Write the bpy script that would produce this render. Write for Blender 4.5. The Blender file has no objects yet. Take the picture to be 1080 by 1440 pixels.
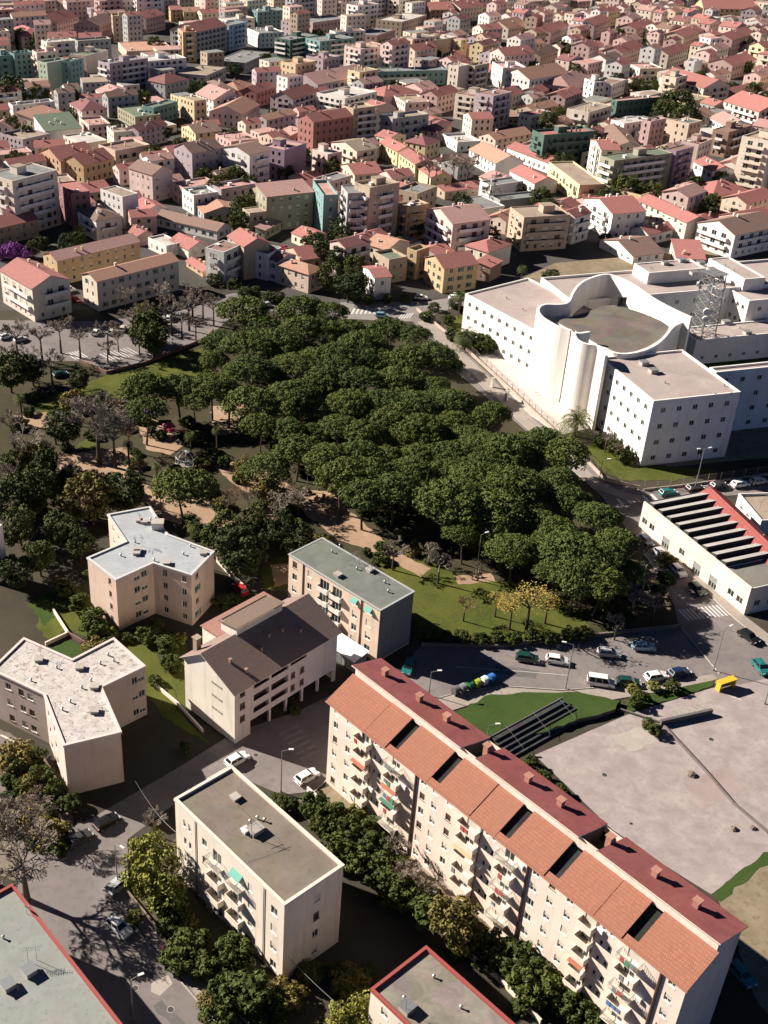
import bpy, math, random
from mathutils import Vector, Matrix
from mathutils.geometry import tessellate_polygon
R = math.radians
scene = bpy.context.scene
COL = scene.collection
# ------------------------------------------------------------------ camera, sky, sun, exposure
CAM_H, FPX, TILT, PX, PY = 130.0, 1616.0, R(31.41), 333.0, 720.0
cam_d = bpy.data.cameras.new('camera')
cam = bpy.data.objects.new('camera', cam_d)
COL.objects.link(cam)
scene.camera = cam
cam.location = (0, 0, CAM_H)
cam.rotation_euler = (math.pi / 2 - TILT, 0, 0)
cam_d.sensor_fit = 'VERTICAL'
cam_d.sensor_height = 24.0
cam_d.lens = 24.0 * FPX / 1440.0
cam_d.shift_x = (540.0 - PX) / 1440.0
cam_d.clip_start, cam_d.clip_end = 1.0, 9000.0

SUN_EL, SUN_AZ = R(30.5), R(-64.0)
world = bpy.data.worlds.new('World')
scene.world = world
world.use_nodes = True
wn = world.node_tree.nodes
sky = wn.new('ShaderNodeTexSky')
sky.sky_type = 'NISHITA'
sky.sun_disc = False
sky.sun_elevation = SUN_EL
sky.sun_rotation = SUN_AZ
sky.air_density = 0.22
sky.dust_density = 0.0
sky.ozone_density = 5.0
sky.altitude = 600.0
wn['Background'].inputs['Strength'].default_value = 0.05
world.node_tree.links.new(sky.outputs['Color'], wn['Background'].inputs['Color'])
sun_d = bpy.data.lights.new('sun', 'SUN')
sun_d.energy = 5.0
sun_d.angle = R(0.5)
sun_d.color = (1.0, 0.92, 0.82)
sun = bpy.data.objects.new('sun', sun_d)
COL.objects.link(sun)
sd = Vector((-math.sin(SUN_AZ) * math.cos(SUN_EL), -math.cos(SUN_AZ) * math.cos(SUN_EL), -math.sin(SUN_EL)))
sun.rotation_euler = sd.to_track_quat('-Z', 'Y').to_euler()
sun.location = (-300, 200, 400)
scene.view_settings.view_transform = 'Standard'
scene.view_settings.look = 'None'
scene.view_settings.exposure = 1.2
scene.view_settings.gamma = 1.0
scene.cycles.diffuse_bounces = 2
scene.cycles.max_bounces = 6

# ------------------------------------------------------------------ photo pixel <-> place
_c, _s = math.cos(TILT), math.sin(TILT)
def G(x, y, z=0.0):
    "the point at height z that the photograph shows at pixel (x, y)"
    u, v = (x - PX) / FPX, (y - PY) / FPX
    r = Vector((u, _c - v * _s, -_s - v * _c))
    t = (z - CAM_H) / r.z
    return Vector((r.x * t, r.y * t, z))
def P(p):
    "the photograph pixel of a point"
    d = Vector(p) - Vector((0, 0, CAM_H))
    zc = d.y * _c - d.z * _s
    return (PX + FPX * d.x / zc, PY + FPX * (-d.y * _s - d.z * _c) / zc)
def tall(top, by):
    "height of the vertical edge whose top is at pixel top and whose foot is at pixel row by"
    lo, hi = 0.5, 60.0
    for _ in range(40):
        m = (lo + hi) / 2
        q = G(top[0], top[1], m)
        if P((q.x, q.y, 0))[1] > by: hi = m
        else: lo = m
    return (lo + hi) / 2

# ------------------------------------------------------------------ mesh helper
class MB:
    def __init__(s):
        s.v, s.f, s.m = [], [], []
    def face(s, pts, mi=0):
        n = len(s.v)
        s.v.extend([tuple(p) for p in pts])
        s.f.append(tuple(range(n, n + len(pts))))
        s.m.append(mi)
    def obox(s, o, a, b, c, mi=0, skip=''):
        "box at corner o spanned by three right-handed edge vectors"
        o, a, b, c = Vector(o), Vector(a), Vector(b), Vector(c)
        p = [o, o + a, o + a + b, o + b, o + c, o + a + c, o + a + b + c, o + b + c]
        n = len(s.v)
        s.v.extend([tuple(q) for q in p])
        for k, q in (('b', (3, 2, 1, 0)), ('t', (4, 5, 6, 7)), ('f', (0, 1, 5, 4)), ('r', (1, 2, 6, 5)), ('k', (2, 3, 7, 6)), ('l', (3, 0, 4, 7))):
            if k in skip: continue
            s.f.append(tuple(n + i for i in q)); s.m.append(mi)
        return s
    def box(s, x0, y0, z0, x1, y1, z1, mi=0, skip=''):
        return s.obox((x0, y0, z0), (x1 - x0, 0, 0), (0, y1 - y0, 0), (0, 0, z1 - z0), mi, skip)
    def tube(s, p, q, r0, r1=None, n=6, mi=0, cap=True):
        p, q = Vector(p), Vector(q)
        r1 = r0 if r1 is None else r1
        d = (q - p)
        if d.length < 1e-6: return s
        d.normalize()
        a = d.orthogonal().normalized(); b = d.cross(a)
        k = len(s.v)
        for c, r in ((p, r0), (q, r1)):
            for i in range(n):
                t = 2 * math.pi * i / n
                s.v.append(tuple(c + a * (math.cos(t) * r) + b * (math.sin(t) * r)))
        for i in range(n):
            j = (i + 1) % n
            s.f.append((k + i, k + j, k + n + j, k + n + i)); s.m.append(mi)
        if cap:
            s.f.append(tuple(k + n + i for i in range(n))); s.m.append(mi)
            s.f.append(tuple(k + n - 1 - i for i in range(n))); s.m.append(mi)
        return s
    def prism(s, poly, z0, z1, mi=0, top=None, bottom=False):
        "poly is counter-clockwise"
        n = len(poly)
        for i in range(n):
            a, b = poly[i], poly[(i + 1) % n]
            s.face([(a[0], a[1], z0), (b[0], b[1], z0), (b[0], b[1], z1), (a[0], a[1], z1)], mi)
        s.cap(poly, z1, mi if top is None else top)
        if bottom: s.cap(poly, z0, mi, True)
        return s
    def cap(s, poly, z, mi=0, flip=False):
        k = len(s.v)
        s.v.extend([(p[0], p[1], z) for p in poly])
        for t in tessellate_polygon([[Vector((p[0], p[1], 0)) for p in poly]]):
            a, b, c = (Vector((poly[i][0], poly[i][1])) for i in t)
            ccw = (b - a).x * (c - a).y - (b - a).y * (c - a).x > 0
            t = tuple(k + i for i in (t if ccw != flip else t[::-1]))
            s.f.append(t); s.m.append(mi)
    def wall(s, o, u, w, z0, h, ops, depth=0.18, mi=0, dark=None, reveal=None):
        "wall from o along unit u (outside on the right hand), openings (u0, z0, u1, z1) cut through and given reveals"
        o, u = Vector(o), Vector(u)
        nin = Vector((-u.y, u.x, 0)) * depth
        def pt(a, z, i=False):
            q = o + u * a
            return (q.x + (nin.x if i else 0), q.y + (nin.y if i else 0), z0 + z)
        reveal = mi if reveal is None else reveal
        us = sorted({0.0, w, *[a for p in ops for a in (p[0], p[2])]})
        zs = sorted({0.0, h, *[a for p in ops for a in (p[1], p[3])]})
        for i in range(len(us) - 1):
            run = None
            for j in range(len(zs) - 1):
                cu, cz = (us[i] + us[i + 1]) / 2, (zs[j] + zs[j + 1]) / 2
                hole = any(p[0] < cu < p[2] and p[1] < cz < p[3] for p in ops)
                if not hole and run is None: run = zs[j]
                if run is not None and (hole or j == len(zs) - 2):
                    e = zs[j] if hole else zs[j + 1]
                    s.face([pt(us[i], run), pt(us[i + 1], run), pt(us[i + 1], e), pt(us[i], e)], mi)
                    run = None
        for a, b, c, d in [(p[0], p[1], p[2], p[3]) for p in ops]:
            s.face([pt(a, b), pt(c, b), pt(c, b, 1), pt(a, b, 1)][::-1], reveal)
            s.face([pt(a, d), pt(c, d), pt(c, d, 1), pt(a, d, 1)], reveal)
            s.face([pt(a, b), pt(a, b, 1), pt(a, d, 1), pt(a, d)][::-1], reveal)
            s.face([pt(c, b), pt(c, b, 1), pt(c, d, 1), pt(c, d)], reveal)
            if dark is not None:
                s.face([pt(a, b, 1), pt(c, b, 1), pt(c, d, 1), pt(a, d, 1)], dark)
        return s
    def mesh(s, name, mats, smooth=False):
        me = bpy.data.meshes.new(name)
        me.from_pydata(s.v, [], s.f)
        for m in (mats if isinstance(mats, (list, tuple)) else [mats]): me.materials.append(m)
        me.polygons.foreach_set('material_index', s.m)
        if smooth: me.polygons.foreach_set('use_smooth', [True] * len(s.f))
        me.update()
        return me
    def build(s, name, mats, parent=None, smooth=False, loc=None):
        o = bpy.data.objects.new(name, s.mesh(name, mats, smooth))
        COL.objects.link(o)
        if parent is not None: o.parent = parent
        if loc is not None: o.location = loc
        return o

def tag(o, label=None, cat=None, group=None, kind=None):
    if label: o['label'] = label
    if cat: o['category'] = cat
    if group: o['group'] = group
    if kind: o['kind'] = kind
    return o
def empty(name, loc=(0, 0, 0), rz=0.0, label=None, cat=None, group=None):
    o = bpy.data.objects.new(name, None)
    o.empty_display_size = 0.5
    COL.objects.link(o)
    o.location = loc
    o.rotation_euler = (0, 0, rz)
    return tag(o, label, cat, group)
def inst(name, me, parent=None, loc=(0, 0, 0), rz=0.0, sc=None):
    o = bpy.data.objects.new(name, me)
    COL.objects.link(o)
    if parent is not None: o.parent = parent
    o.location = loc
    o.rotation_euler = (0, 0, rz)
    if sc is not None: o.scale = (sc, sc, sc) if not isinstance(sc, (tuple, list)) else sc
    return o
def copy_thing(root):
    r = root.copy(); COL.objects.link(r)
    for ch in root.children:
        c = ch.copy(); COL.objects.link(c); c.parent = r
        for g in ch.children:
            d = g.copy(); COL.objects.link(d); d.parent = c
    return r

# ------------------------------------------------------------------ materials
MATS = {}
class NT:
    def __init__(s, name, rough=0.85, spec=0.2, metal=0.0):
        s.m = bpy.data.materials.new(name)
        s.m.use_nodes = True
        s.n, s.l = s.m.node_tree.nodes, s.m.node_tree.links
        s.b = s.n['Principled BSDF']
        s.b.inputs['Roughness'].default_value = rough
        s.b.inputs['Specular IOR Level'].default_value = spec
        s.b.inputs['Metallic'].default_value = metal
        s._co = None
    def co(s, out='Object'):
        if s._co is None: s._co = s.n.new('ShaderNodeTexCoord')
        return s._co.outputs[out]
    def scale(s, v, xyz):
        k = s.n.new('ShaderNodeMapping'); k.inputs['Scale'].default_value = xyz
        s.l.new(v, k.inputs['Vector']); return k.outputs['Vector']
    def noise(s, sc, det=4, rough=0.55, vec=None, dist=0.0):
        k = s.n.new('ShaderNodeTexNoise')
        k.inputs['Scale'].default_value = sc; k.inputs['Detail'].default_value = det
        k.inputs['Roughness'].default_value = rough; k.inputs['Distortion'].default_value = dist
        s.l.new(vec if vec is not None else s.co(), k.inputs['Vector']); return k.outputs['Fac']
    def voro(s, sc, vec=None, out='Color'):
        k = s.n.new('ShaderNodeTexVoronoi'); k.inputs['Scale'].default_value = sc
        s.l.new(vec if vec is not None else s.co(), k.inputs['Vector']); return k.outputs[out]
    def ramp(s, fac, stops):
        k = s.n.new('ShaderNodeValToRGB'); e = k.color_ramp.elements
        while len(e) < len(stops): e.new(0.5)
        for i, (p, c) in enumerate(stops):
            e[i].position = p; e[i].color = (*c, 1) if len(c) == 3 else c
        s.l.new(fac, k.inputs['Fac']); return k.outputs['Color']
    def mix(s, fac, a, b, mode='MIX'):
        k = s.n.new('ShaderNodeMix'); k.data_type = 'RGBA'; k.blend_type = mode
        for v, i in ((fac, 0), (a, 6), (b, 7)):
            if isinstance(v, (int, float)): k.inputs[i].default_value = v
            elif isinstance(v, (tuple, list)): k.inputs[i].default_value = (*v, 1)
            else: s.l.new(v, k.inputs[i])
        return k.outputs[2]
    def math(s, op, a, b=0.5):
        k = s.n.new('ShaderNodeMath'); k.operation = op
        for i, v in enumerate((a, b)):
            if isinstance(v, (int, float)): k.inputs[i].default_value = v
            else: s.l.new(v, k.inputs[i])
        return k.outputs[0]
    def rnd(s):
        return s.n.new('ShaderNodeObjectInfo').outputs['Random']
    def bump(s, h, strength=0.4, dist=0.05):
        k = s.n.new('ShaderNodeBump'); k.inputs['Strength'].default_value = strength
        k.inputs['Distance'].default_value = dist
        s.l.new(h, k.inputs['Height']); s.l.new(k.outputs['Normal'], s.b.inputs['Normal'])
    def col(s, c):
        if isinstance(c, (tuple, list)): s.b.inputs['Base Color'].default_value = (*c, 1)
        else: s.l.new(c, s.b.inputs['Base Color'])
        return s
def mul(c, k): return tuple(min(1, x * k) for x in c)

def plain(name, c, rough=0.6, spec=0.3, metal=0.0):
    if name not in MATS:
        t = NT(name, rough, spec, metal)
        f = t.noise(3.0, 3)
        t.col(t.mix(f, mul(c, 0.86), mul(c, 1.12)))
        MATS[name] = t.m
    return MATS[name]
def plaster(word, c):
    "painted render with weather streaks and blotches"
    k = 'plaster ' + word
    if k not in MATS:
        t = NT(k, 0.9, 0.15)
        big = t.noise(0.18, 5, 0.6)
        streak = t.noise(1.0, 4, 0.6, t.scale(t.co(), (0.9, 0.9, 0.10)))
        fine = t.noise(6.0, 3)
        a = t.mix(t.ramp(big, [(0.35, (0, 0, 0)), (0.7, (1, 1, 1))]), mul(c, 0.88), mul(c, 1.06))
        a = t.mix(t.ramp(streak, [(0.52, (0, 0, 0)), (0.75, (0.55, 0.55, 0.55))]), a, mul((c[0] * .8, c[1] * .78, c[2] * .75), 0.72))
        a = t.mix(0.12, a, t.ramp(fine, [(0.3, mul(c, 0.6)), (0.7, mul(c, 1.2))]))
        t.col(a); t.bump(fine, 0.15, 0.02)
        MATS[k] = t.m
    return MATS[k]
def tiles(word, c, along='x', near=False):
    "clay tiles in courses parallel to the ridge (along)"
    k = 'tiles %s %s%s' % (word, along, ' near' if near else '')
    if k not in MATS:
        t = NT(k, 0.85, 0.15)
        vec = t.co()
        if along == 'y':
            mp = t.n.new('ShaderNodeMapping'); mp.inputs['Rotation'].default_value = (0, 0, math.pi / 2)
            t.l.new(vec, mp.inputs['Vector']); vec = mp.outputs['Vector']
        br = t.n.new('ShaderNodeTexBrick')
        br.inputs['Scale'].default_value = 1.0
        br.inputs['Brick Width'].default_value = 0.26 if near else 0.5
        br.inputs['Row Height'].default_value = 0.42 if near else 0.7
        br.inputs['Mortar Size'].default_value = 0.035 if near else 0.05
        br.inputs['Color1'].default_value = (*mul(c, 0.82), 1)
        br.inputs['Color2'].default_value = (*mul(c, 1.18), 1)
        br.inputs['Mortar'].default_value = (*mul(c, 0.45), 1)
        t.l.new(vec, br.inputs['Vector'])
        big = t.noise(0.35, 5, 0.65)
        sp = t.noise(3.5, 3)
        a = t.mix(t.ramp(big, [(0.3, (0, 0, 0)), (0.72, (0.75, 0.75, 0.75))]), br.outputs['Color'], (c[0] * 0.72, c[1] * 0.85, c[2] * 0.9))
        a = t.mix(t.ramp(sp, [(0.58, (0, 0, 0)), (0.75, (0.5, 0.5, 0.5))]), a, (c[0] * 1.15, c[1] * 1.45, c[2] * 1.35))
        a = t.mix(0.35, a, t.mix(t.rnd(), mul(c, 0.7), mul(c, 1.25)))
        t.col(a); t.bump(br.outputs['Fac'], 0.5, 0.06)
        MATS[k] = t.m
    return MATS[k]
def slab(word, c, stain=0.5, scale=0.22, specks=False):
    "bitumen, concrete or membrane roof: patches, sheets and puddle stains"
    k = 'roofing ' + word
    if k not in MATS:
        t = NT(k, 0.9, 0.15)
        a = t.noise(scale, 6, 0.62, None, 0.6)
        b = t.noise(1.6, 4, 0.6)
        v = t.voro(0.28)
        x = t.mix(t.ramp(a, [(0.32, (0, 0, 0)), (0.68, (1, 1, 1))]), mul(c, 1 - 0.45 * stain), mul(c, 1.12))
        x = t.mix(0.14 * stain, x, t.mix(0.8, v, mul(c, 1.0)))
        x = t.mix(t.ramp(b, [(0.55, (0, 0, 0)), (0.72, (0.6, 0.6, 0.6))]), x, mul(c, 0.62))
        if specks: x = t.mix(t.ramp(t.noise(1.3, 2, .4, None, 1.5), [(0.60, (0, 0, 0)), (0.66, (0.75, 0.75, 0.75))]), x, mul(c, .3))
        t.col(x); t.bump(b, 0.2, 0.03)
        MATS[k] = t.m
    return MATS[k]
def ground(word, c1, c2, sc=0.15, c3=None, sc2=2.5, bump=0.3, rough=0.95):
    k = 'ground ' + word
    if k not in MATS:
        t = NT(k, rough, 0.1)
        a = t.noise(sc, 7, 0.62, None, 0.4)
        b = t.noise(sc2, 5, 0.65)
        x = t.mix(t.ramp(a, [(0.35, (0, 0, 0)), (0.66, (1, 1, 1))]), c1, c2)
        if c3: x = t.mix(t.ramp(b, [(0.5, (0, 0, 0)), (0.68, (0.8, 0.8, 0.8))]), x, c3)
        d = t.noise(11.0, 3)
        x = t.mix(0.35, x, t.mix(d, mul(c1, 0.5), mul(c2, 1.35)))
        t.col(x); t.bump(b, bump, 0.06)
        MATS[k] = t.m
    return MATS[k]
def leafy(word, c, var=0.5):
    "leaves: shade differs from leaf cluster to leaf cluster and from tree to tree"
    k = 'leaves ' + word
    if k not in MATS:
        t = NT(k, 0.75, 0.12)
        n = t.noise(0.9, 4, 0.7)
        f = t.noise(7.0, 2)
        x = t.mix(t.ramp(n, [(0.35, (0, 0, 0)), (0.65, (1, 1, 1))]), mul(c, 1 - var * 0.6), mul(c, 1 + var))
        x = t.mix(0.4, x, t.mix(f, mul(c, 0.45), (c[0] * 1.9, c[1] * 1.6, c[2] * 1.2)))
        x = t.mix(0.45, x, t.mix(t.rnd(), (c[0] * 0.6, c[1] * 0.72, c[2] * 0.8), (c[0] * 1.5, c[1] * 1.25, c[2] * 1.0)))
        t.col(x)
        MATS[k] = t.m
    return MATS[k]
def glass_mat():
    if 'glass' not in MATS:
        t = NT('window glass', 0.12, 0.5)
        t.col(t.mix(t.rnd(), (0.012, 0.016, 0.018), (0.07, 0.075, 0.07)))
        MATS['glass'] = t.m
    return MATS['glass']
GLASS = glass_mat()
DARK = plain('dark opening', (0.02, 0.02, 0.022), 0.5)
METAL = plain('grey metal', (0.28, 0.29, 0.29), 0.45, 0.5, 0.5)
GALV = plain('galvanised metal', (0.3, 0.3, 0.29), 0.4, 0.5, 0.4)
WHITE = plain('white paint', (0.74, 0.72, 0.68), 0.6)
CONC = slab('pale concrete', (0.42, 0.38, 0.34))
BARK = ground('bark', (0.06, 0.045, 0.035), (0.11, 0.085, 0.065), 1.2)
# ------------------------------------------------------------------ building kit
def frame(L, C, Rr, by=None, h=None):
    "corner C (eave pixel), far ends of the left and of the right facade -> corner on the ground, heading, a (right), b (left), h"
    if h is None: h = tall(C, by)
    c, l, r = G(*C, h), G(*L, h), G(*Rr, h)
    du, dv = (r - c).to_2d(), (l - c).to_2d()
    if du.length >= dv.length:
        u = du.normalized(); v = Vector((-u.y, u.x)); a, b = du.length, dv.dot(v)
    else:
        v = dv.normalized(); u = Vector((v.y, -v.x)); a, b = du.dot(u), dv.length
    a, b = max(a, 3.0), max(b, 3.0)
    return Vector((c.x, c.y, 0)), math.atan2(u.y, u.x), a, b, h
def to_local(o, ang, p):
    d = p - o
    return Vector((d.x * math.cos(ang) + d.y * math.sin(ang), -d.x * math.sin(ang) + d.y * math.cos(ang), p.z))
def hit(o, ang, axis, val, x, y):
    "where the ray of pixel (x, y) meets the plane local[axis] = val"
    p0, p1 = to_local(o, ang, G(x, y, 0)), to_local(o, ang, G(x, y, 40))
    t = (val - p0[axis]) / (p1[axis] - p0[axis])
    return p0 + (p1 - p0) * t

WC = {}
SHUT = {'green': plain('green shutter paint', (0.05, 0.16, 0.11), 0.6), 'brown': plain('brown shutter paint', (0.10, 0.055, 0.035), 0.6),
        'cream': plain('cream shutter', (0.55, 0.5, 0.42), 0.6), 'white': WHITE, 'teal': plain('teal awning', (0.12, 0.34, 0.28), 0.7),
        'grey': plain('grey shutter', (0.25, 0.25, 0.24), 0.6)}
def window(parent, o, u, op, style='plain', near=False, name='window'):
    "frame, pane and shutter standing in the opening op of the wall that starts at o and runs along u"
    w, h = round(op[2] - op[0], 2), round(op[3] - op[1], 2)
    o, u = Vector(o), Vector(u)
    p = o + u * op[0]
    rz = math.atan2(u.y, u.x)
    loc = (p.x - u.y * 0.10, p.y + u.x * 0.10, o.z + op[1])
    t = 0.07
    fm = SHUT['brown'] if style in ('brown',) else WHITE
    def frame_mb(mb, mi=0):
        mb.box(0, 0, 0, t, .06, h, mi); mb.box(w - t, 0, 0, w, .06, h, mi)
        mb.box(t, 0, 0, w - t, .06, t, mi); mb.box(t, 0, h - t, w - t, .06, h, mi)
        if w > 0.9:
            n = max(2, round(w / 0.8))
            for i in range(1, n): mb.box(w * i / n - .03, 0.002, t, w * i / n + .03, .058, h - t, mi)
        return mb
    def shutter_mb(mb, mi=0):
        if style in ('half', 'brown', 'grey'): mb.box(t, -.03, h * .45, w - t, -.005, h - t, mi)
        elif style == 'shut': mb.box(t, -.03, t, w - t, -.005, h - t, mi)
        elif style == 'green':
            mb.box(-.42, -.15, 0, -.02, -.105, h, mi); mb.box(w + .02, -.15, 0, w + .42, -.105, h, mi)
        elif style == 'awning':
            mb.obox((-.1, -.12, h + .05), (0, -.75, -.7), (w + .2, 0, 0), (0, .03, .04), mi)
        return mb
    sm = {'half': SHUT['cream'], 'shut': SHUT['cream'], 'brown': SHUT['brown'], 'green': SHUT['green'], 'grey': SHUT['grey'], 'awning': SHUT['teal']}.get(style)
    if near:
        k = (w, h, style, 1)
        if k not in WC:
            f = frame_mb(MB())
            f.box(-.08, -.18, -.07, w + .08, .05, -.004)
            WC[k] = (f.mesh('window', fm), MB().box(t, .025, t, w - t, .035, h - t).mesh('pane', GLASS), shutter_mb(MB()).mesh('shutter', sm) if sm else None)
        a, b, c = WC[k]
        r = inst(name, a, parent, loc, rz)
        inst('pane', b, r)
        if c: inst('awning' if style == 'awning' else 'shutter', c, r)
        return r
    k = (w, h, style, 0)
    if k not in WC:
        f = frame_mb(MB())
        f.box(t, .025, t, w - t, .035, h - t, 1)
        if sm: shutter_mb(f, 2)
        WC[k] = f.mesh('window', [fm, GLASS] + ([sm] if sm else []))
    return inst(name, WC[k], parent, loc, rz)

BC = {}
def balcony(parent, o, u, u0, u1, z, depth=1.15, solid=True, mat=None, key='', ph=1.0):
    w = round(u1 - u0, 2)
    o, u = Vector(o), Vector(u)
    k = (w, depth, solid, key, ph)
    if k not in BC:
        m = MB()
        m.box(0, -depth, -.16, w, .02, 0, 0)
        if solid:
            m.box(0, -depth, 0, w, -depth + .09, ph, 0); m.box(0, -depth + .09, 0, .09, -.003, ph, 0); m.box(w - .09, -depth + .09, 0, w, -.003, ph, 0)
        else:
            m.box(0, -depth, .95, w, -depth + .05, 1.0, 1)
            m.box(0, -depth + .05, .95, .05, -.003, 1.0, 1); m.box(w - .05, -depth + .05, .95, w, -.003, 1.0, 1)
            n = max(2, int(w / .14))
            for i in range(n + 1): m.box(w * i / n - .012, -depth + .01, 0, w * i / n + .012, -depth + .04, .95, 1)
            for i in range(1, int(depth / .14)):
                for x in (.01, w - .035): m.box(x, -i * .14, 0, x + .024, -i * .14 + .024, .95, 1)
        BC[k] = m.mesh('balcony', [mat or CONC, METAL])
    p = o + u * u0
    return inst('balcony', BC[k], parent, (p.x, p.y, z), math.atan2(u.y, u.x))

def grid_ops(width, cols, h, floors, w=1.1, wh=1.4, sill=0.95, base=0.0, margin=1.0):
    "regular openings; cols is a number or a list of centres"
    if isinstance(cols, int):
        n = cols
        cols = [margin + (width - 2 * margin) * (i + .5) / n for i in range(n)]
    fh = (h - base) / floors
    wh = min(wh, fh * .55)
    return [(c - w / 2, base + f * fh + min(sill, fh * .32), c + w / 2, base + f * fh + min(sill, fh * .32) + wh) for f in range(floors) for c in cols if c - w / 2 > .2 and c + w / 2 < width - .2]

def flat_roof(root, poly, h, mat_roof, mat_rim, ph=0.45, t=0.28, name='roof', out=0.0):
    "parapet ring round a deck; poly counter-clockwise, local"
    m = MB()
    n = len(poly)
    pts = [Vector((p[0], p[1])) for p in poly]
    def inset(d):
        res = []
        for i in range(n):
            a, b, c = pts[i - 1], pts[i], pts[(i + 1) % n]
            e1, e2 = (b - a).normalized(), (c - b).normalized()
            n1, n2 = Vector((-e1.y, e1.x)), Vector((-e2.y, e2.x))
            k = (n1 + n2)
            k = k / max(.3, k.dot(n1))
            res.append(b + k * d)
        return res
    o_, i_ = inset(-out), inset(t)
    for i in range(n):
        j = (i + 1) % n
        m.face([(*o_[i], h), (*o_[j], h), (*o_[j], h + ph), (*o_[i], h + ph)], 1)
        m.face([(*o_[i], h + ph), (*o_[j], h + ph), (*i_[j], h + ph), (*i_[i], h + ph)], 1)
        m.face([(*i_[j], h + .05), (*i_[i], h + .05), (*i_[i], h + ph), (*i_[j], h + ph)], 1)
        if out > 0: m.face([(*o_[j], h), (*o_[i], h), (*pts[i], h), (*pts[j], h)], 1)
    m.cap([tuple(p) for p in i_], h + .05, 0)
    return m.build(name, [mat_roof, mat_rim], root)

def pitched(root, a, b, h, kind, mat, mat_edge, rise=None, over=0.35, name='roof', wall=None, ridge=0.5):
    "tile roof over the rectangle 0..a, 0..b; gx = ridge along x, gy = ridge along y"
    m = MB(); o = over; t = 0.14
    x0, x1, y0, y1 = -o, a + o, -o, b + o
    rise = rise if rise else min(a, b) * 0.5 * 0.42
    if kind == 'hip':
        k = rise / (min(a, b) / 2); z0 = h - o * k
        if a >= b:
            q = [(x0, y0), (x1, y0), (x1, y1), (x0, y1)]; d = (b + 2 * o) / 2
            r1, r2 = (x0 + d, (y0 + y1) / 2, h + rise), (x1 - d, (y0 + y1) / 2, h + rise)
            fs = [[(*q[0], z0), (*q[1], z0), r2, r1], [(*q[1], z0), (*q[2], z0), r2], [(*q[2], z0), (*q[3], z0), r1, r2], [(*q[3], z0), (*q[0], z0), r1]]
        else:
            q = [(x0, y0), (x1, y0), (x1, y1), (x0, y1)]; d = (a + 2 * o) / 2
            r1, r2 = ((x0 + x1) / 2, y0 + d, h + rise), ((x0 + x1) / 2, y1 - d, h + rise)
            fs = [[(*q[0], z0), (*q[1], z0), r1], [(*q[1], z0), (*q[2], z0), r2, r1], [(*q[2], z0), (*q[3], z0), r2], [(*q[3], z0), (*q[0], z0), r1, r2]]
        for f in fs: m.face([(p[0], p[1], p[2] + t) for p in f], 0)
        for i in range(4):
            j = (i + 1) % 4
            m.face([(*q[i], z0), (*q[j], z0), (*q[j], z0 + t), (*q[i], z0 + t)], 1)
        m.face([(*p, z0) for p in q][::-1], 1)
    else:
        if kind == 'sx':      # single pitch falling towards the front
            k = rise / b
            p = [(x0, y0, h - o * k), (x1, y0, h - o * k), (x1, y1, h + rise + o * k), (x0, y1, h + rise + o * k)]
            slopes = [p]
        elif kind == 'sy':    # single pitch falling towards the left
            k = rise / a
            slopes = [[(x0, y0, h - o * k), (x1, y0, h + rise + o * k), (x1, y1, h + rise + o * k), (x0, y1, h - o * k)]]
        elif kind == 'gx':
            ym = b * ridge; k1, k2 = rise / ym, rise / (b - ym)
            slopes = [[(x0, y0, h - o * k1), (x1, y0, h - o * k1), (x1, ym, h + rise), (x0, ym, h + rise)],
                      [(x0, ym, h + rise), (x1, ym, h + rise), (x1, y1, h - o * k2), (x0, y1, h - o * k2)]]
        else:
            xm = a * ridge; k1, k2 = rise / xm, rise / (a - xm)
            slopes = [[(x0, y0, h - o * k1), (xm, y0, h + rise), (xm, y1, h + rise), (x0, y1, h - o * k1)],
                      [(xm, y0, h + rise), (x1, y0, h - o * k2), (x1, y1, h - o * k2), (xm, y1, h + rise)]]
        for s in slopes:
            up = [(p[0], p[1], p[2] + t) for p in s]
            m.face(up, 0); m.face(s[::-1], 1)
            for i in range(4):
                j = (i + 1) % 4
                m.face([s[i], s[j], up[j], up[i]], 1)
    return m.build(name, [mat, mat_edge], root)
def gables(mb, a, b, h, kind, rise, mi=0, ridge=0.5):
    if kind == 'gx':
        y = b * ridge
        mb.face([(0, b, h), (0, 0, h), (0, y, h + rise)], mi); mb.face([(a, 0, h), (a, b, h), (a, y, h + rise)], mi)
    elif kind == 'gy':
        x = a * ridge
        mb.face([(0, 0, h), (a, 0, h), (x, 0, h + rise)], mi); mb.face([(a, b, h), (0, b, h), (x, b, h + rise)], mi)
    elif kind == 'sx':
        mb.face([(0, b, h), (0, 0, h), (0, b, h + rise)], mi); mb.face([(a, 0, h), (a, b, h), (a, b, h + rise)], mi)
        mb.face([(a, b, h), (0, b, h), (0, b, h + rise), (a, b, h + rise)], mi)
    elif kind == 'sy':
        mb.face([(0, 0, h), (a, 0, h), (a, 0, h + rise)], mi); mb.face([(a, b, h), (0, b, h), (a, b, h + rise)], mi)
        mb.face([(a, 0, h), (a, b, h), (a, b, h + rise), (a, 0, h + rise)], mi)
def chimney(parent, x, y, z, s=0.6, h=1.3, mat=None, name='chimney', cap=None):
    m = MB()
    m.box(x - s / 2, y - s / 2, z - .8, x + s / 2, y + s / 2, z + h, 0)
    m.box(x - s * .68, y - s * .68, z + h + .12, x + s * .68, y + s * .68, z + h + .24, 1)
    for i in (-1, 1):
        for j in (-1, 1): m.box(x + i * s * .4 - .06, y + j * s * .4 - .06, z + h, x + i * s * .4 + .06, y + j * s * .4 + .06, z + h + .12, 0)
    return m.build(name, [mat or CONC, cap or mat or CONC], parent)
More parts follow.
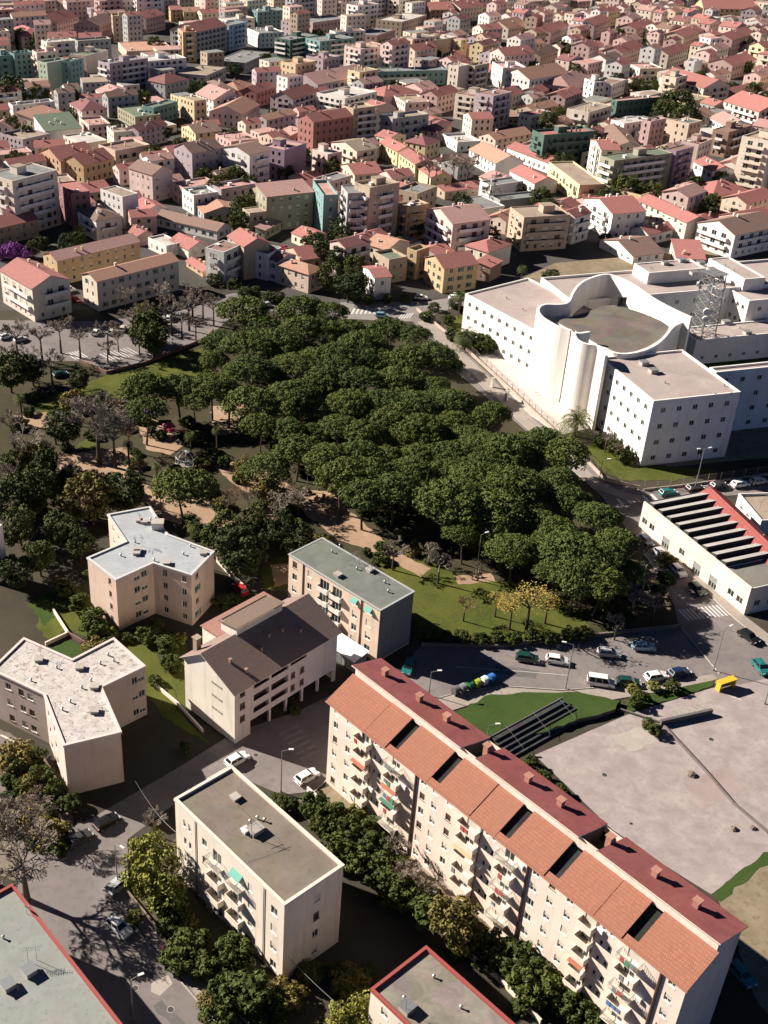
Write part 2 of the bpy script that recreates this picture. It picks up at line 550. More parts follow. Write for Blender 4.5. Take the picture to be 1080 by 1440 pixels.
def antenna(parent, x, y, z, h=2.6, rz=0.0):
    m = MB().tube((x, y, z), (x, y, z + h), .035, .025, 5)
    c, s = math.cos(rz), math.sin(rz)
    for k, l in ((h - .15, .9), (h - .6, .6)):
        m.tube((x - c * l, y - s * l, z + k), (x + c * l, y + s * l, z + k), .018, None, 4)
        for i in range(-3, 4):
            q = Vector((x + c * l * i / 3.4, y + s * l * i / 3.4, z + k))
            m.tube(q - Vector((-s, c, 0)) * .3, q + Vector((-s, c, 0)) * .3, .012, None, 4)
    return m.build('antenna', METAL, parent)
def vent(parent, x, y, z, r=.13, h=.45):
    r, h = min(r, .14), min(h, .45)
    m = MB().tube((x, y, z), (x, y, z + h), r, None, 8).tube((x, y, z + h + .08), (x, y, z + h + .2), r * 1.7, r * .4, 8)
    for i in range(3):
        t = i * 2.1
        m.tube((x + math.cos(t) * r * .8, y + math.sin(t) * r * .8, z + h), (x + math.cos(t) * r, y + math.sin(t) * r, z + h + .1), .02, None, 4)
    return m.build('vent', GALV, parent)
def dish(parent, x, y, z, rz=0.6, r=.45):
    m = MB().tube((x, y, z), (x, y, z + .8), .03, None, 5)
    d = Vector((math.cos(rz), math.sin(rz), .5)).normalized()
    a = d.orthogonal().normalized(); b = d.cross(a); c = Vector((x, y, z + .9)) + d * .12
    n = 12
    rim = [c + d * .14 + (a * math.cos(6.283 * i / n) + b * math.sin(6.283 * i / n)) * r for i in range(n)]
    for i in range(n):
        m.face([c, rim[i], rim[(i + 1) % n]]); m.face([c - d * .02, rim[(i + 1) % n] - d * .02, rim[i] - d * .02])
    m.tube(c, c + d * .5, .015, None, 4)
    return m.build('satellite_dish', GALV, parent)
def hatch(parent, x0, y0, x1, y1, z, h, mat, cap=None, name='roof_hatch'):
    m = MB().box(x0, y0, z, x1, y1, z + h, 0, 'b')
    m.box(x0 - .12, y0 - .12, z + h, x1 + .12, y1 + .12, z + h + .1, 1)
    return m.build(name, [mat, cap or mat], parent)
def downpipe(parent, x, y, z0, z1, r=.06, mat=None):
    return MB().tube((x, y, z0), (x, y, z1), r, None, 6).build('downpipe', mat or SHUT['brown'], parent)
# ------------------------------------------------------------------ the blocks in front
TILE = (0.345, 0.145, 0.095)
P_CREAM, P_PINK = plaster('warm cream', (0.74, 0.64, 0.53)), plaster('pale pink', (0.60, 0.46, 0.41))
P_PEACH = plaster('peach', (0.68, 0.53, 0.42))
P_WHITE = plaster('chalk white', (0.70, 0.66, 0.61))
RIM_RED = plain('red oxide flashing', (0.30, 0.07, 0.06), 0.7)
TERR = plain('terracotta edge', (0.33, 0.14, 0.09), 0.8)

def rect_body(root, a, b, h, opsF, opsL, mats, opsR=(), opsB=(), z0=0.0, name='wall', extra=None):
    m = MB()
    m.wall((0, 0, 0), (1, 0, 0), a, z0, h - z0, [(o[0], o[1] - z0, o[2], o[3] - z0) for o in opsF])
    m.wall((a, 0, 0), (0, 1, 0), b, z0, h - z0, list(opsR), dark=1)
    m.wall((a, b, 0), (-1, 0, 0), a, z0, h - z0, list(opsB), dark=1)
    m.wall((0, b, 0), (0, -1, 0), b, z0, h - z0, [(o[0], o[1] - z0, o[2], o[3] - z0) for o in opsL])
    if extra: extra(m)
    return m.build(name, mats, root)

# ---- 1. the long terrace with the stepped tile roof
def long_block():
    L, C = (464.8, 983.9), (967.0, 1386.7)
    h = tall((467.6, 986), 1102)
    o, ang, a, b, h = frame(L, C, (1012, 1355), h=h)
    root = empty('apartment_block', o, ang, 'long cream apartment terrace with stepped orange tile roof and many small balconies', 'apartment block')
    ridge = hit(o, ang, 1, 0.0, 1008, 1337)          # top of the tile slope at the near end
    top = hit(o, ang, 1, 0.0, 1008.3, 1327.5)
    back = hit(o, ang, 1, 0.0, 1045, 1303)
    xr, zr = ridge.x, ridge.z
    zt = max(top.z, zr + .5)
    D = max(back.x, xr + 3.5); zb = min(back.z, zt - .3)
    zb = max(zb, zr - 1.0)
    def fv(px):
        py = L[1] + (C[1] - L[1]) * (px - L[0]) / (C[0] - L[0])
        return b - hit(o, ang, 0, 0.0, px, py).y        # distance from the far end
    fh = h / 6
    U = (0, -1, 0); O = (0, b, 0)
    ops, wins = [], []
    rnd = random.Random(5)
    def col(u, w, wh, sill, style, floors=range(6), name='window'):
        for f in floors:
            op = (u - w / 2, f * fh + sill, u + w / 2, f * fh + sill + wh)
            ops.append(op); wins.append((op, style if style != 'mix' else rnd.choice(['plain', 'half', 'half', 'shut', 'brown']), name))
    for px in (474, 491.7, 597, 613.6, 634, 756, 779, 804, 948.5): col(fv(px), 0.95, 1.25, .95, 'mix')
    for px in (533, 692, 858):
        u = fv(px); col(u - .55, .5, .9, 1.2, 'plain', range(1, 6)); col(u + .55, .5, .9, 1.2, 'plain', range(1, 6))
    bal = []
    for p0, p1 in ((505, 525), (548, 569), (652, 679), (707, 732), (823, 844), (880, 910)):
        u0, u1 = fv(p0), fv(p1)
        u1 = min(u1, u0 + 3.6)
        bal.append((u0, u1))
        col((u0 + u1) / 2, 1.5, 2.05, .12, 'mix', range(1, 6), 'balcony_door')
    TW = plaster('terrace cream', (0.76, 0.62, 0.52))
    m = MB()
    m.wall(O, U, b, 0, h, ops)
    m.face([(0, 0, 0), (D, 0, 0), (D, 0, zb), (xr, 0, zt), (xr, 0, zr), (0, 0, h)])
    m.face([(D, b, 0), (0, b, 0), (0, b, h), (xr, b, zr), (xr, b, zt), (D, b, zb)])
    m.wall((D, 0, 0), (0, 1, 0), b, 0, zb, grid_ops(b, 24, zb, 6), dark=1)
    # clerestory strip above the tiles
    m.face([(xr, b, zr - .3), (xr, 0, zr - .3), (xr, 0, zt), (xr, b, zt)])
    m.build('wall', [TW, DARK], root)
    for op, st, nm in wins: window(root, O, U, op, st, True, nm)
    for i, (u0, u1) in enumerate(bal):
        for f in range(1, 6):
            balcony(root, O, U, u0, u1, f * fh + .06, 1.25, i % 2 == 0 or f in (2, 4), P_CREAM, 'terrace', .95)
    for px in (524, 587, 679, 745.6, 843, 933.7): 
        downpipe(root, -.1, b - fv(px), 0, h, .19 if px in (587, 745.6, 933.7) else .07)
    cl = [plain('cloth ' + n, c, .9) for n, c in (('white', (.7, .7, .68)), ('blue', (.1, .18, .35)), ('red', (.4, .08, .07)), ('green', (.08, .25, .15)), ('grey', (.2, .2, .22)))]
    for i, (u0, u1) in enumerate(bal):
        for f in range(1, 6):
            if rnd.random() < .45:
                n = rnd.randint(1, 3); y = b - u0 - rnd.uniform(.3, 1.2)
                for q in range(n): MB().box(-1.31, y - q * .7 - .55, f * fh + .35 - rnd.uniform(0, .4), -1.28, y - q * .7, f * fh + 1.0).build('laundry', rnd.choice(cl), root)
            if rnd.random() < .35: MB().box(-.36, b - u1 - .95, f * fh + .5, -.02, b - u1 - .15, f * fh + 1.15).build('air_conditioner', WHITE, root)
            if rnd.random() < .22: MB().obox((-1.5, b - u1 + .1, f * fh + 2.05), (1.5, 0, .5), (0, u1 - u0 - .2, 0), (-.02, 0, .05)).build('awning', rnd.choice((SHUT['green'], plain('awning tan', (.45, .33, .2)), plain('awning rust', (.35, .12, .07)))), root)
    # tile slope: sections between slots that lie in the shade of the higher section on their left
    def rv(px, py): return hit(o, ang, 0, xr, px, py).y
    E0, E1 = -.55, xr - .1
    k = (zr - h) / xr
    def slope_z(x): return h + k * x + .12
    # section boundaries along the ridge, from photo pixels on the ridge side
    cuts = [('line', (552, 986)), ('slot', (581, 1008), (589, 1015)), ('slot', (641, 1055), (651, 1063)), ('line', (702, 1103)), ('slot', (738, 1129), (746, 1136)),
            ('slot', (806, 1189), (818, 1197)), ('line', (878, 1239)), ('slot', (918, 1268), (928, 1278))]
    ys = [b + .35]
    tl = MB()
    slots = []
    for c in cuts:
        y0 = rv(*c[1])
        if c[0] == 'line':
            slots.append((y0 + .06, y0 - .06, 0))
        else:
            slots.append((y0, y0 - 1.7, 1))
    yprev = b + .35
    for i, (ya, yb, deep) in enumerate(slots + [(-.35, None, 0)]):
        lift = .16 if i % 2 else 0.05
        p = [(E0, ya, slope_z(E0) + lift), (E1, ya, slope_z(E1) + lift), (E1, yprev, slope_z(E1) + lift), (E0, yprev, slope_z(E0) + lift)]
        tl.face(p, 0)
        for q in range(4):
            r_, s_ = p[q], p[(q + 1) % 4]
            tl.face([(r_[0], r_[1], r_[2] - (.22 if q != 1 else .3)), (s_[0], s_[1], s_[2] - (.22 if q != 1 else .3)), s_, r_], 1)
        if yb is not None:
            if deep:
                xs = 0.3
                d = 0.65
                # cheeks, floor and lip of the slot
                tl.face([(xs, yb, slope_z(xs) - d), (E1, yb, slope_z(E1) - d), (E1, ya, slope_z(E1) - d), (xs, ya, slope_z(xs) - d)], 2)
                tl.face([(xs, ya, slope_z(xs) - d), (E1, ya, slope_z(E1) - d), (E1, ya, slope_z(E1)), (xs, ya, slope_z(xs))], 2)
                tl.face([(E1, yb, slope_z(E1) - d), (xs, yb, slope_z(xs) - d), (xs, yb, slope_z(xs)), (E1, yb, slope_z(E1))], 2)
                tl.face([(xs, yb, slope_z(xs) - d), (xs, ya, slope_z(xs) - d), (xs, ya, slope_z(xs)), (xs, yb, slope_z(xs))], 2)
                tl.face([(E0, yb, slope_z(E0)), (xs, yb, slope_z(xs)), (xs, ya, slope_z(xs)), (E0, ya, slope_z(E0))], 0)
            else:
                tl.face([(E0, yb, slope_z(E0) - .02), (E1, yb, slope_z(E1) - .02), (E1, ya, slope_z(E1) - .02), (E0, ya, slope_z(E0) - .02)], 1)
        yprev = yb
    rf = tl.build('tile_roof', [tiles('orange clay', TILE, 'y', True), TERR, slab('slot shade', (0.022, 0.02, 0.02))], root)  # slot lining near-black: the shade inside the slots is in its colour
    # gutter along the eave
    MB().tube((E0 - .08, b + .4, slope_z(E0) - .1), (E0 - .08, -.4, slope_z(E0) - .1), .11, None, 6).build('gutter', TERR, root)
    # red rear roof, in three lengths with dark recesses between
    RED = slab('red sheet roof', (0.24, 0.075, 0.07), .35, .3)
    kz = (zb - zt) / (D - xr)
    def bz(x): return zt + kz * (x - xr) + .15
    def by_(px, py): return hit(o, ang, 0, D, px, py).y
    r1, r2 = by_(686, 1036), by_(851, 1161)
    segs = [(b + .35, r1), (r1 - 2.6, r2), (r2 - 2.8, -.35)]
    rr = MB()
    for y1, y0 in segs:
        p = [(xr - .5, y0), (D + .5, y0), (D + .5, y1), (xr - .5, y1)]
        up = [(x, y, bz(x)) for x, y in p]
        rr.face(up, 0); rr.face([(x, y, bz(x) - .2) for x, y in p][::-1], 1)
        for q in range(4):
            A, B_ = up[q], up[(q + 1) % 4]
            rr.face([(A[0], A[1], A[2] - .2), (B_[0], B_[1], B_[2] - .2), B_, A], 1)
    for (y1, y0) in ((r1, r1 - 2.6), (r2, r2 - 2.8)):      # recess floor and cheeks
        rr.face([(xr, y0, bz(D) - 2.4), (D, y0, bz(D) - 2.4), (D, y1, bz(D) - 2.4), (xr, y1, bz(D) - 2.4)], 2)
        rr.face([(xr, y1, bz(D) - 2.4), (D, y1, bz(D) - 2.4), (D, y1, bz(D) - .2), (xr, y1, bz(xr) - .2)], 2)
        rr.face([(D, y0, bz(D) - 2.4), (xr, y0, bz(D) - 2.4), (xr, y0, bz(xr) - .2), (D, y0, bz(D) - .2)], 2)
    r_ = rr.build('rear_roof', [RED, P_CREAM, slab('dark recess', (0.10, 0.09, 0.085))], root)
    xm = (xr + D) / 2
    for px, py in ((541, 952), (590, 982), (628, 1012), (683, 1066), (743, 1096), (787, 1137), (854, 1197), (921, 1232), (978, 1278)):
        y = hit(o, ang, 0, xm, px, py).y
        chimney(r_, xm, y, bz(xm), .75, .95, plaster('brick chimney', (0.40, 0.20, 0.15)))
    # small clerestory openings
    for i in range(9):
        y = b - (i + .75) * b / 9.2
        MB().box(xr - .06, y - .7, zt - .42, xr - .02, y + .7, zt - .1).build('clerestory_window', DARK, root)
    return o, ang, a, b, h
long_block()

# ---- 2. the flat-roofed block with the guyed mast
def centre_block():
    o, ang, a, b, h = frame((246, 1126), (400, 1275), (480.5, 1217), by=1381)
    root = empty('apartment_block', o, ang, 'cream four-storey block with flat brown deck, pale rim and guyed mast', 'apartment block')
    def fv(px):
        py = 1126 + 149 * (px - 246) / 154
        return b - hit(o, ang, 0, 0.0, px, py).y
    fh = h / 4.25
    O, U = (0, b, 0), (0, -1, 0)
    ops, W, bal = [], [], []
    def add(u, w, wh, sill, st, fl=range(4), nm='window'):
        for f in fl:
            op = (u - w / 2, f * fh + sill, u + w / 2, f * fh + sill + wh); ops.append(op); W.append((op, st[f % len(st)], nm))
    for p in (259, 266): add(fv(p), .55, 1.3, 1.0, ['plain', 'half'])
    add(fv(287), 1.0, 1.35, .95, ['shut', 'plain', 'brown', 'plain'])
    add(fv(305), 1.8, 2.1, .15, ['grey', 'plain', 'half', 'plain'], nm='balcony_door'); bal.append(fv(305))
    add(fv(334), 1.9, 2.1, .15, ['plain', 'half', 'plain', 'awning'], nm='balcony_door'); bal.append(fv(334))
    add(fv(352), .9, 1.35, .95, ['shut', 'half', 'shut', 'shut'])
    add(fv(386), 1.2, 1.45, .95, ['plain', 'half', 'shut', 'plain'])
    opsF = [(a * .56 - .5, f * fh + 1, a * .56 + .5, f * fh + 2.4) for f in range(4)]
    rect_body(root, a, b, h, opsF, ops, [P_CREAM, DARK], grid_ops(b, 7, h, 4))
    for op, st, nm in W: window(root, O, U, op, st, True, nm)
    for f, op in enumerate(opsF): window(root, (0, 0, 0), (1, 0, 0), op, ['half', 'plain', 'brown', 'shut'][f], True)
    for u in bal:
        for f in (1, 2, 3): balcony(root, O, U, u - 1.4, u + 1.4, f * fh + .1, 1.1, f != 3, P_CREAM, 'cen')
    for p in (275, 372): downpipe(root, -.09, b - fv(p), 0, h)
    roof = flat_roof(root, [(0, 0), (a, 0), (a, b), (0, b)], h, slab('brown deck', (0.19, 0.155, 0.125), .45), plain('cream coping', (0.66, 0.58, 0.5), .8), .42, .32, out=.12)
    z = h + .05
    def rp(px, py): q = hit(o, ang, 2, z, px, py); return q.x, q.y
    x, y = rp(354, 1177)
    mast = MB().tube((x, y, z), (x, y, z + 3.2), .05, .035, 6)
    for q in ((332, 1131), (318, 1172), (348, 1213), (392, 1180)):
        gx, gy = rp(*q)
        mast.tube((x, y, z + 2.9), (gx, gy, z), .014, None, 4)
    for k in (2.2, 2.8): mast.tube((x - .9, y + .2, z + k), (x + .9, y - .2, z + k), .03, None, 4)
    mast.build('mast', GALV, root)
    x, y = rp(359, 1170); hatch(root, x - .9, y - .7, x + .9, y + .7, z, .75, plain('old tank', (0.33, 0.3, 0.27)), name='water_tank')
    x, y = rp(331, 1123); hatch(root, x - .5, y - .5, x + .5, y + .5, z, .45, CONC)
    x, y = rp(345, 1170); hatch(root, x - .4, y - .4, x + .4, y + .4, z, .5, P_WHITE)
    for q in ((362, 1152), (372, 1155), (352, 1157)):
        x, y = rp(*q); vent(root, x, y, z)
centre_block()

# ---- 3. grey-roofed block
def grey_block():
    o, ang, a, b, h = frame((406.5, 779.9), (534.9, 858.7), (582.6, 832.4), by=932)
    root = empty('apartment_block', o, ang, 'peach four-storey block with flat grey-green roof beside the park lawn', 'apartment block')
    def fv(px):
        py = 779.9 + 78.8 * (px - 406.5) / 128.4
        return b - hit(o, ang, 0, 0.0, px, py).y
    fh = h / 4.15
    O, U = (0, b, 0), (0, -1, 0)
    ops, W, bal = [], [], []
    def add(u, w, wh, sill, st, fl=range(4), nm='window'):
        for f in fl:
            op = (u - w / 2, f * fh + sill, u + w / 2, f * fh + sill + wh); ops.append(op); W.append((op, st[f % len(st)], nm))
    add(fv(415), 1.2, 1.4, 1, ['plain', 'half', 'plain', 'brown'])
    add(fv(436), 1.1, 1.4, 1, ['plain', 'half', 'plain', 'shut'])
    for p in (457, 475):
        add(fv(p), 2.3, 2.0, .3, ['plain'], nm='loggia_window'); bal.append(fv(p))
    add(fv(500), 1.2, 1.5, 1, ['half', 'plain', 'half', 'awning'])
    add(fv(520), 1.3, 1.5, 1, ['plain', 'half', 'shut', 'awning'])
    rect_body(root, a, b, h, [], ops, [P_PEACH, DARK], grid_ops(b, 7, h, 4))
    for op, st, nm in W: window(root, O, U, op, st, True, nm)
    for u in bal:
        for f in (1, 2, 3): balcony(root, O, U, u - 1.35, u + 1.35, f * fh + .15, .8, True, P_WHITE, 'grey', .85)
    for p in (427, 509): downpipe(root, -.1, b - fv(p), 0, h, .1, TERR)
    flat_roof(root, [(0, 0), (a, 0), (a, b), (0, b)], h, slab('grey-green deck', (0.155, 0.165, 0.145), .4, .3), plain('zinc rim', (0.36, 0.37, 0.36), .6), .12, .18, out=.18)
    # blank grey end panel
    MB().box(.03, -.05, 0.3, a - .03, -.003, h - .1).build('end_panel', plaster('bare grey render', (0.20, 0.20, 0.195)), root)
    z = h + .05
    def rp(px, py): q = hit(o, ang, 2, z, px, py); return q.x, q.y
    for q in ((467, 777), (478, 769), (502, 801), (541, 820), (546, 833)):
        x, y = rp(*q); vent(root, x, y, z, .2, .6)
    for q in ((475, 810), (520, 803)):
        x, y = rp(*q); hatch(root, x - .55, y - .55, x + .55, y + .55, z, .5, CONC)
    for i, q in enumerate(((492, 795), (505, 797), (512, 802), (498, 790))):
        x, y = rp(*q); antenna(root, x, y, z, 2.2, i)
    # white lean-to in front
    t = empty('lean_to', G(497, 945), ang, 'small grey lean-to with shiny white roof at the foot of the peach block', 'shed')
    m = MB().box(0, 0, 0, 3.2, 8.5, 2.4, 0, 't')
    m.build('wall', plaster('grey block', (0.22, 0.23, 0.23)), t)
    MB().obox((-.3, -.3, 2.42), (3.8, 0, .55), (0, 9.1, 0), (0, 0, .09)).build('roof', plain('white sheet roof', (0.75, 0.78, 0.8), .35, .5), t)
    MB().box(-.03, 3, 0.02, -.004, 5.2, 2.1).build('door', METAL, t)
grey_block()

# ---- 4. brown tiled house on stilts
def brown_block():
    o, ang, a, b, h = frame((262, 921), (330, 974), (475, 888), by=1046)
    rp_ = hit(o, ang, 0, 0.0, 285.3, 918)
    bb = hit(o, ang, 0, 0.0, 261.7, 921)
    root = empty('apartment_house', o, ang, 'white house on stilts with big dark brown tiled roof and loggias', 'apartment house')
    yr, zr = rp_.y, rp_.z
    b = max(b, yr + 3.0)
    rise = max(zr - h, 1.6)
    rd = yr / b
    z0 = 2.9
    fh = (h - z0) / 3
    opsF, W = [], []
    def ux(px, py): return hit(o, ang, 1, 0.0, px, py).x
    sc = a / 145.0
    def px(p): return max(.5, min(a - .5, ux(p, 974 + (888 - 974) * (p - 330) / 145)))
    c1, l1, l2, l3, l4, l5 = px(341), px(357), px(379), px(382), px(406), px(432)
    for f in range(3):
        zz = z0 + f * fh
        op = (c1 - .55, zz + .9, c1 + .55, zz + 2.2); opsF.append(op); W.append((op, 'brown', 'window'))
        for u0, u1 in ((l1, l2), (l3, l4)):
            op = (u0, zz + (.12 if f else .3), u1, zz + fh - .3); opsF.append(op); W.append((op, None, None))
        if f == 2:
            op = (l4 + .5, zz + .3, l5, zz + fh - .3); opsF.append(op); W.append((op, None, None))
        else:
            for q in (413, 426):
                op = (px(q) - .5, zz + .9, px(q) + .5, zz + 2.2); opsF.append(op); W.append((op, 'brown', 'window'))
    opsL = [(yr + (b - yr) * 0 + k - .45 + 2.0, z0 + f * fh + 1.3, yr + k + .45 + 2.0, z0 + f * fh + 1.75) for f in range(3) for k in (-1.2, .2)]
    BW = plaster('ivory', (0.74, 0.67, 0.57)); BF = plaster('mauve white', (0.60, 0.52, 0.50))
    m = MB()
    shut = [op for op, st, nm in W]
    m.wall((0, 0, 0), (1, 0, 0), a, z0, h - z0, [(q[0], q[1] - z0, q[2], q[3] - z0) for q in shut], depth=.9, mi=2, dark=None)
    for op, st, nm in W:
        if st is None:                       # open loggia: back wall 0.9 m in, with a dark door
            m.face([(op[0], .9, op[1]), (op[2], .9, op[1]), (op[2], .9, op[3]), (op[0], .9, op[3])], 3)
        else:
            m.face([(op[0], .2, op[1]), (op[2], .2, op[1]), (op[2], .2, op[3]), (op[0], .2, op[3])], 1)
    m.wall((a, 0, 0), (0, 1, 0), b, 0, h, [], dark=1)
    m.wall((a, b, 0), (-1, 0, 0), a, 0, h, grid_ops(a, 6, h, 3, base=z0), dark=1)
    m.wall((0, b, 0), (0, -1, 0), b, 0, h, [], depth=.15)
    gables(m, a, b, h, 'gx', rise, 0, rd)
    m.face([(0, 0, z0), (0, b, z0), (a, b, z0), (a, 0, z0)], 2)
    m.wall((0, 0, 0), (1, 0, 0), l1 - .7, 0, z0, [], mi=2); m.wall((l1 - .7, 0, 0), (0, 1, 0), b * .62, 0, z0, [], mi=2)
    m.wall((0, b * .62, 0), (1, 0, 0), a, 0, z0, [], mi=2)
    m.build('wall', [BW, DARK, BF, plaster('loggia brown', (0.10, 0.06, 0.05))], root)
    for op, st, nm in W:
        if st: window(root, (0, 0, 0), (1, 0, 0), op, st, True, nm)
        elif op[1] > z0 + .2:
            MB().box(op[0], .02, op[1], op[2], .1, op[1] + .85).build('loggia_parapet', BF, root)
    for k, (y, z) in enumerate([(b - yq, z0 + f * fh + 1.3) for f in range(3) for yq in (b - 3.6, b - 5.0)]):
        MB().box(-.05, y - .55, z, -.004, y + .55, z + .45).build('vent_grille', plaster('grille', (0.33, 0.3, 0.26)), root)
    for k in range(7):
        x = .2 + (a - .8) * k / 6
        if x < l1: continue
        MB().box(x, .12, 0, x + .4, .52, z0).build('pillar', BF, root)
    roof = pitched(root, a, b, h, 'gx', tiles('dark brown', (0.26, 0.18, 0.15), 'x', True), plain('pale fascia', (0.6, 0.5, 0.42), .8), rise, .55, ridge=rd)
    k = rise / yr
    for fx, fy in ((.12, .55), (.17, .22), (.38, .45), (.5, .62), (.62, .58), (.74, .38)):
        chimney(roof, fx * a, fy * yr, h + fy * yr * k + .1, .4, .55, plaster('small flue', (0.3, 0.2, 0.16)))
    # box dormer on the ridge with its own sloping roof, and the lower wing behind
    x0, x1 = a * .30, a * .74
    d = MB()
    zt = h + rise + 1.15
    d.box(x0, yr - .3, h + rise - .9, x1, yr + 3.6, zt, 0, 'bt')
    d.build('dormer', BW, root)
    MB().obox((x0 - .3, yr - .55, zt + .35), (x1 - x0 + .6, 0, 0), (0, 4.6, -.7), (0, 0, .14)).build('dormer_roof', tiles('weathered brown', (0.20, 0.14, 0.105), 'x', True), root)
    w = MB()
    wx0, wx1, wy1 = a * .32, a * .93, b + 4.2
    w.box(wx0, b - .4, 0, wx1, wy1, h - .2, 0, 'b')
    w.build('rear_wing', BW, root)
    MB().obox((wx0 - .3, b - 1.2, h + .28), (wx1 - wx0 + .6, 0, 0), (0, wy1 - b + 1.5, -.3), (0, 0, .12)).build('rear_wing_roof', tiles('rose clay', (0.40, 0.20, 0.16), 'x', True), root)
    chimney(root, 1.8, b - 1.2, h + .9, .95, 2.6, plaster('tan chimney', (0.36, 0.27, 0.2)))
brown_block()

# ---- 5, 6. the two Y-shaped blocks
def wing_block(pts, top, by, label, wall, deck, rim, win_sides, storeys=3, dirt=0, items=()):
    h = tall(top, by)
    w = [G(x, y, h) for x, y in pts]
    ar = sum(w[i].x * w[(i + 1) % len(w)].y - w[(i + 1) % len(w)].x * w[i].y for i in range(len(w)))
    if ar < 0: w = w[::-1]; 
    o = Vector((sum(p.x for p in w) / len(w), sum(p.y for p in w) / len(w), 0))
    root = empty('apartment_block', o, 0, label, 'apartment block')
    loc = [(p.x - o.x, p.y - o.y) for p in w]
    n = len(loc)
    m = MB()
    fh = h / storeys
    allw = []
    for i in range(n):
        p, q = Vector(loc[i]), Vector(loc[(i + 1) % n])
        d = (q - p); ln = d.length; u = d / ln
        ops = []
        # which photo side is this
        for (k, cols, ww, st, f0) in win_sides:
            A, B_ = w[i], w[(i + 1) % n]
            if {pts.index(min(pts, key=lambda t: (G(*t, h) - A).length)), pts.index(min(pts, key=lambda t: (G(*t, h) - B_).length))} == {k, (k + 1) % n}:
                for f in range(f0, storeys):
                    for ci, c in enumerate(cols):
                        op = (ln * c - ww / 2, f * fh + .95, ln * c + ww / 2, f * fh + 2.25)
                        if op[0] > .15 and op[2] < ln - .15:
                            ops.append(op); allw.append((op, (p.x, p.y, 0), (u.x, u.y, 0), st[(f + ci) % len(st)]))
        m.wall((p.x, p.y, 0), (u.x, u.y, 0), ln, 0, h, ops)
    m.build('wall', [wall, DARK], root)
    for op, O, U, st in allw: window(root, O, U, op, st, True)
    flat_roof(root, loc, h, deck, rim, .32, .3, out=.15)
    z = h + .05
    for kind, x, y in items:
        q = G(x, y, z) - o
        if kind == 'v': vent(root, q.x, q.y, z, .2, .5)
        elif kind == 'a': antenna(root, q.x, q.y, z, 2.4, x)
        elif kind == 'd': dish(root, q.x, q.y, z, 2.2)
        elif kind == 'h': hatch(root, q.x - .6, q.y - .6, q.x + .6, q.y + .6, z, .5, CONC)
        elif kind == 'b': hatch(root, q.x - 1.1, q.y - .9, q.x + 1.1, q.y + .9, z, 1.4, P_CREAM, CONC)
    return root, h, loc
UP = [(151.7, 725), (211, 714), (236, 753), (300.7, 777), (269, 810), (215.5, 793), (162.8, 816.7), (123, 786), (177, 763)]
wing_block(UP, (162.8, 816.7), 887, 'three-winged peach block with smooth pale grey roof below the park path', plaster('warm peach', (0.62, 0.47, 0.38)),
           slab('pale grey membrane', (0.34, 0.355, 0.37), .22, .3), plain('light coping', (0.52, 0.5, 0.48), .7),
           [(6, (.78,), .9, ['brown'], 0), (5, (.55, .75), 1.3, ['plain', 'half'], 0), (3, (.25,), 1.2, ['green', 'plain'], 0), (4, (.8, .3), 1.0, ['plain'], 0), (8, (.3, .6), 1.1, ['half'], 0)], 4,
           items=[('b', 222, 742), ('h', 196, 733), ('h', 203, 735), ('v', 212, 732), ('v', 190, 763), ('h', 194, 775), ('h', 192, 779), ('v', 170, 782), ('v', 217, 789), ('h', 234, 793), ('v', 268, 769), ('v', 258, 780), ('h', 286, 779), ('a', 190, 770), ('a', 200, 768), ('v', 219, 730), ('a', 197, 737)])
LOW = [(33.6, 899), (102, 929), (160, 899), (203.7, 938), (142.6, 967.6), (170, 1030.7), (89.6, 1050), (62, 978), (-12, 943)]
wing_block(LOW, (89.6, 1051), 1120, 'three-winged block with speckled whitish roof at the left edge', plaster('dull rose', (0.56, 0.45, 0.39)),
           slab('chalky roof felt', (0.50, 0.455, 0.42), .5, .9, True), plain('rose coping', (0.62, 0.52, 0.48), .7),
           [(7, (.3, .55, .72), 1.2, ['brown', 'half', 'plain'], 0), (6, (.2, .5), .9, ['plain'], 0), (4, (.4, .75), 1.1, ['half'], 0), (3, (.75, .9), 1.1, ['plain', 'half'], 0)], 3,
           items=[('h', 55, 929), ('v', 44, 958), ('h', 112, 940), ('v', 108, 936), ('v', 115, 968), ('h', 133, 967), ('v', 88, 999), ('h', 133, 1001), ('v', 99, 988), ('v', 141, 934), ('v', 152, 922), ('v', 128, 958), ('a', 58, 926), ('v', 160, 930), ('v', 80, 940)])

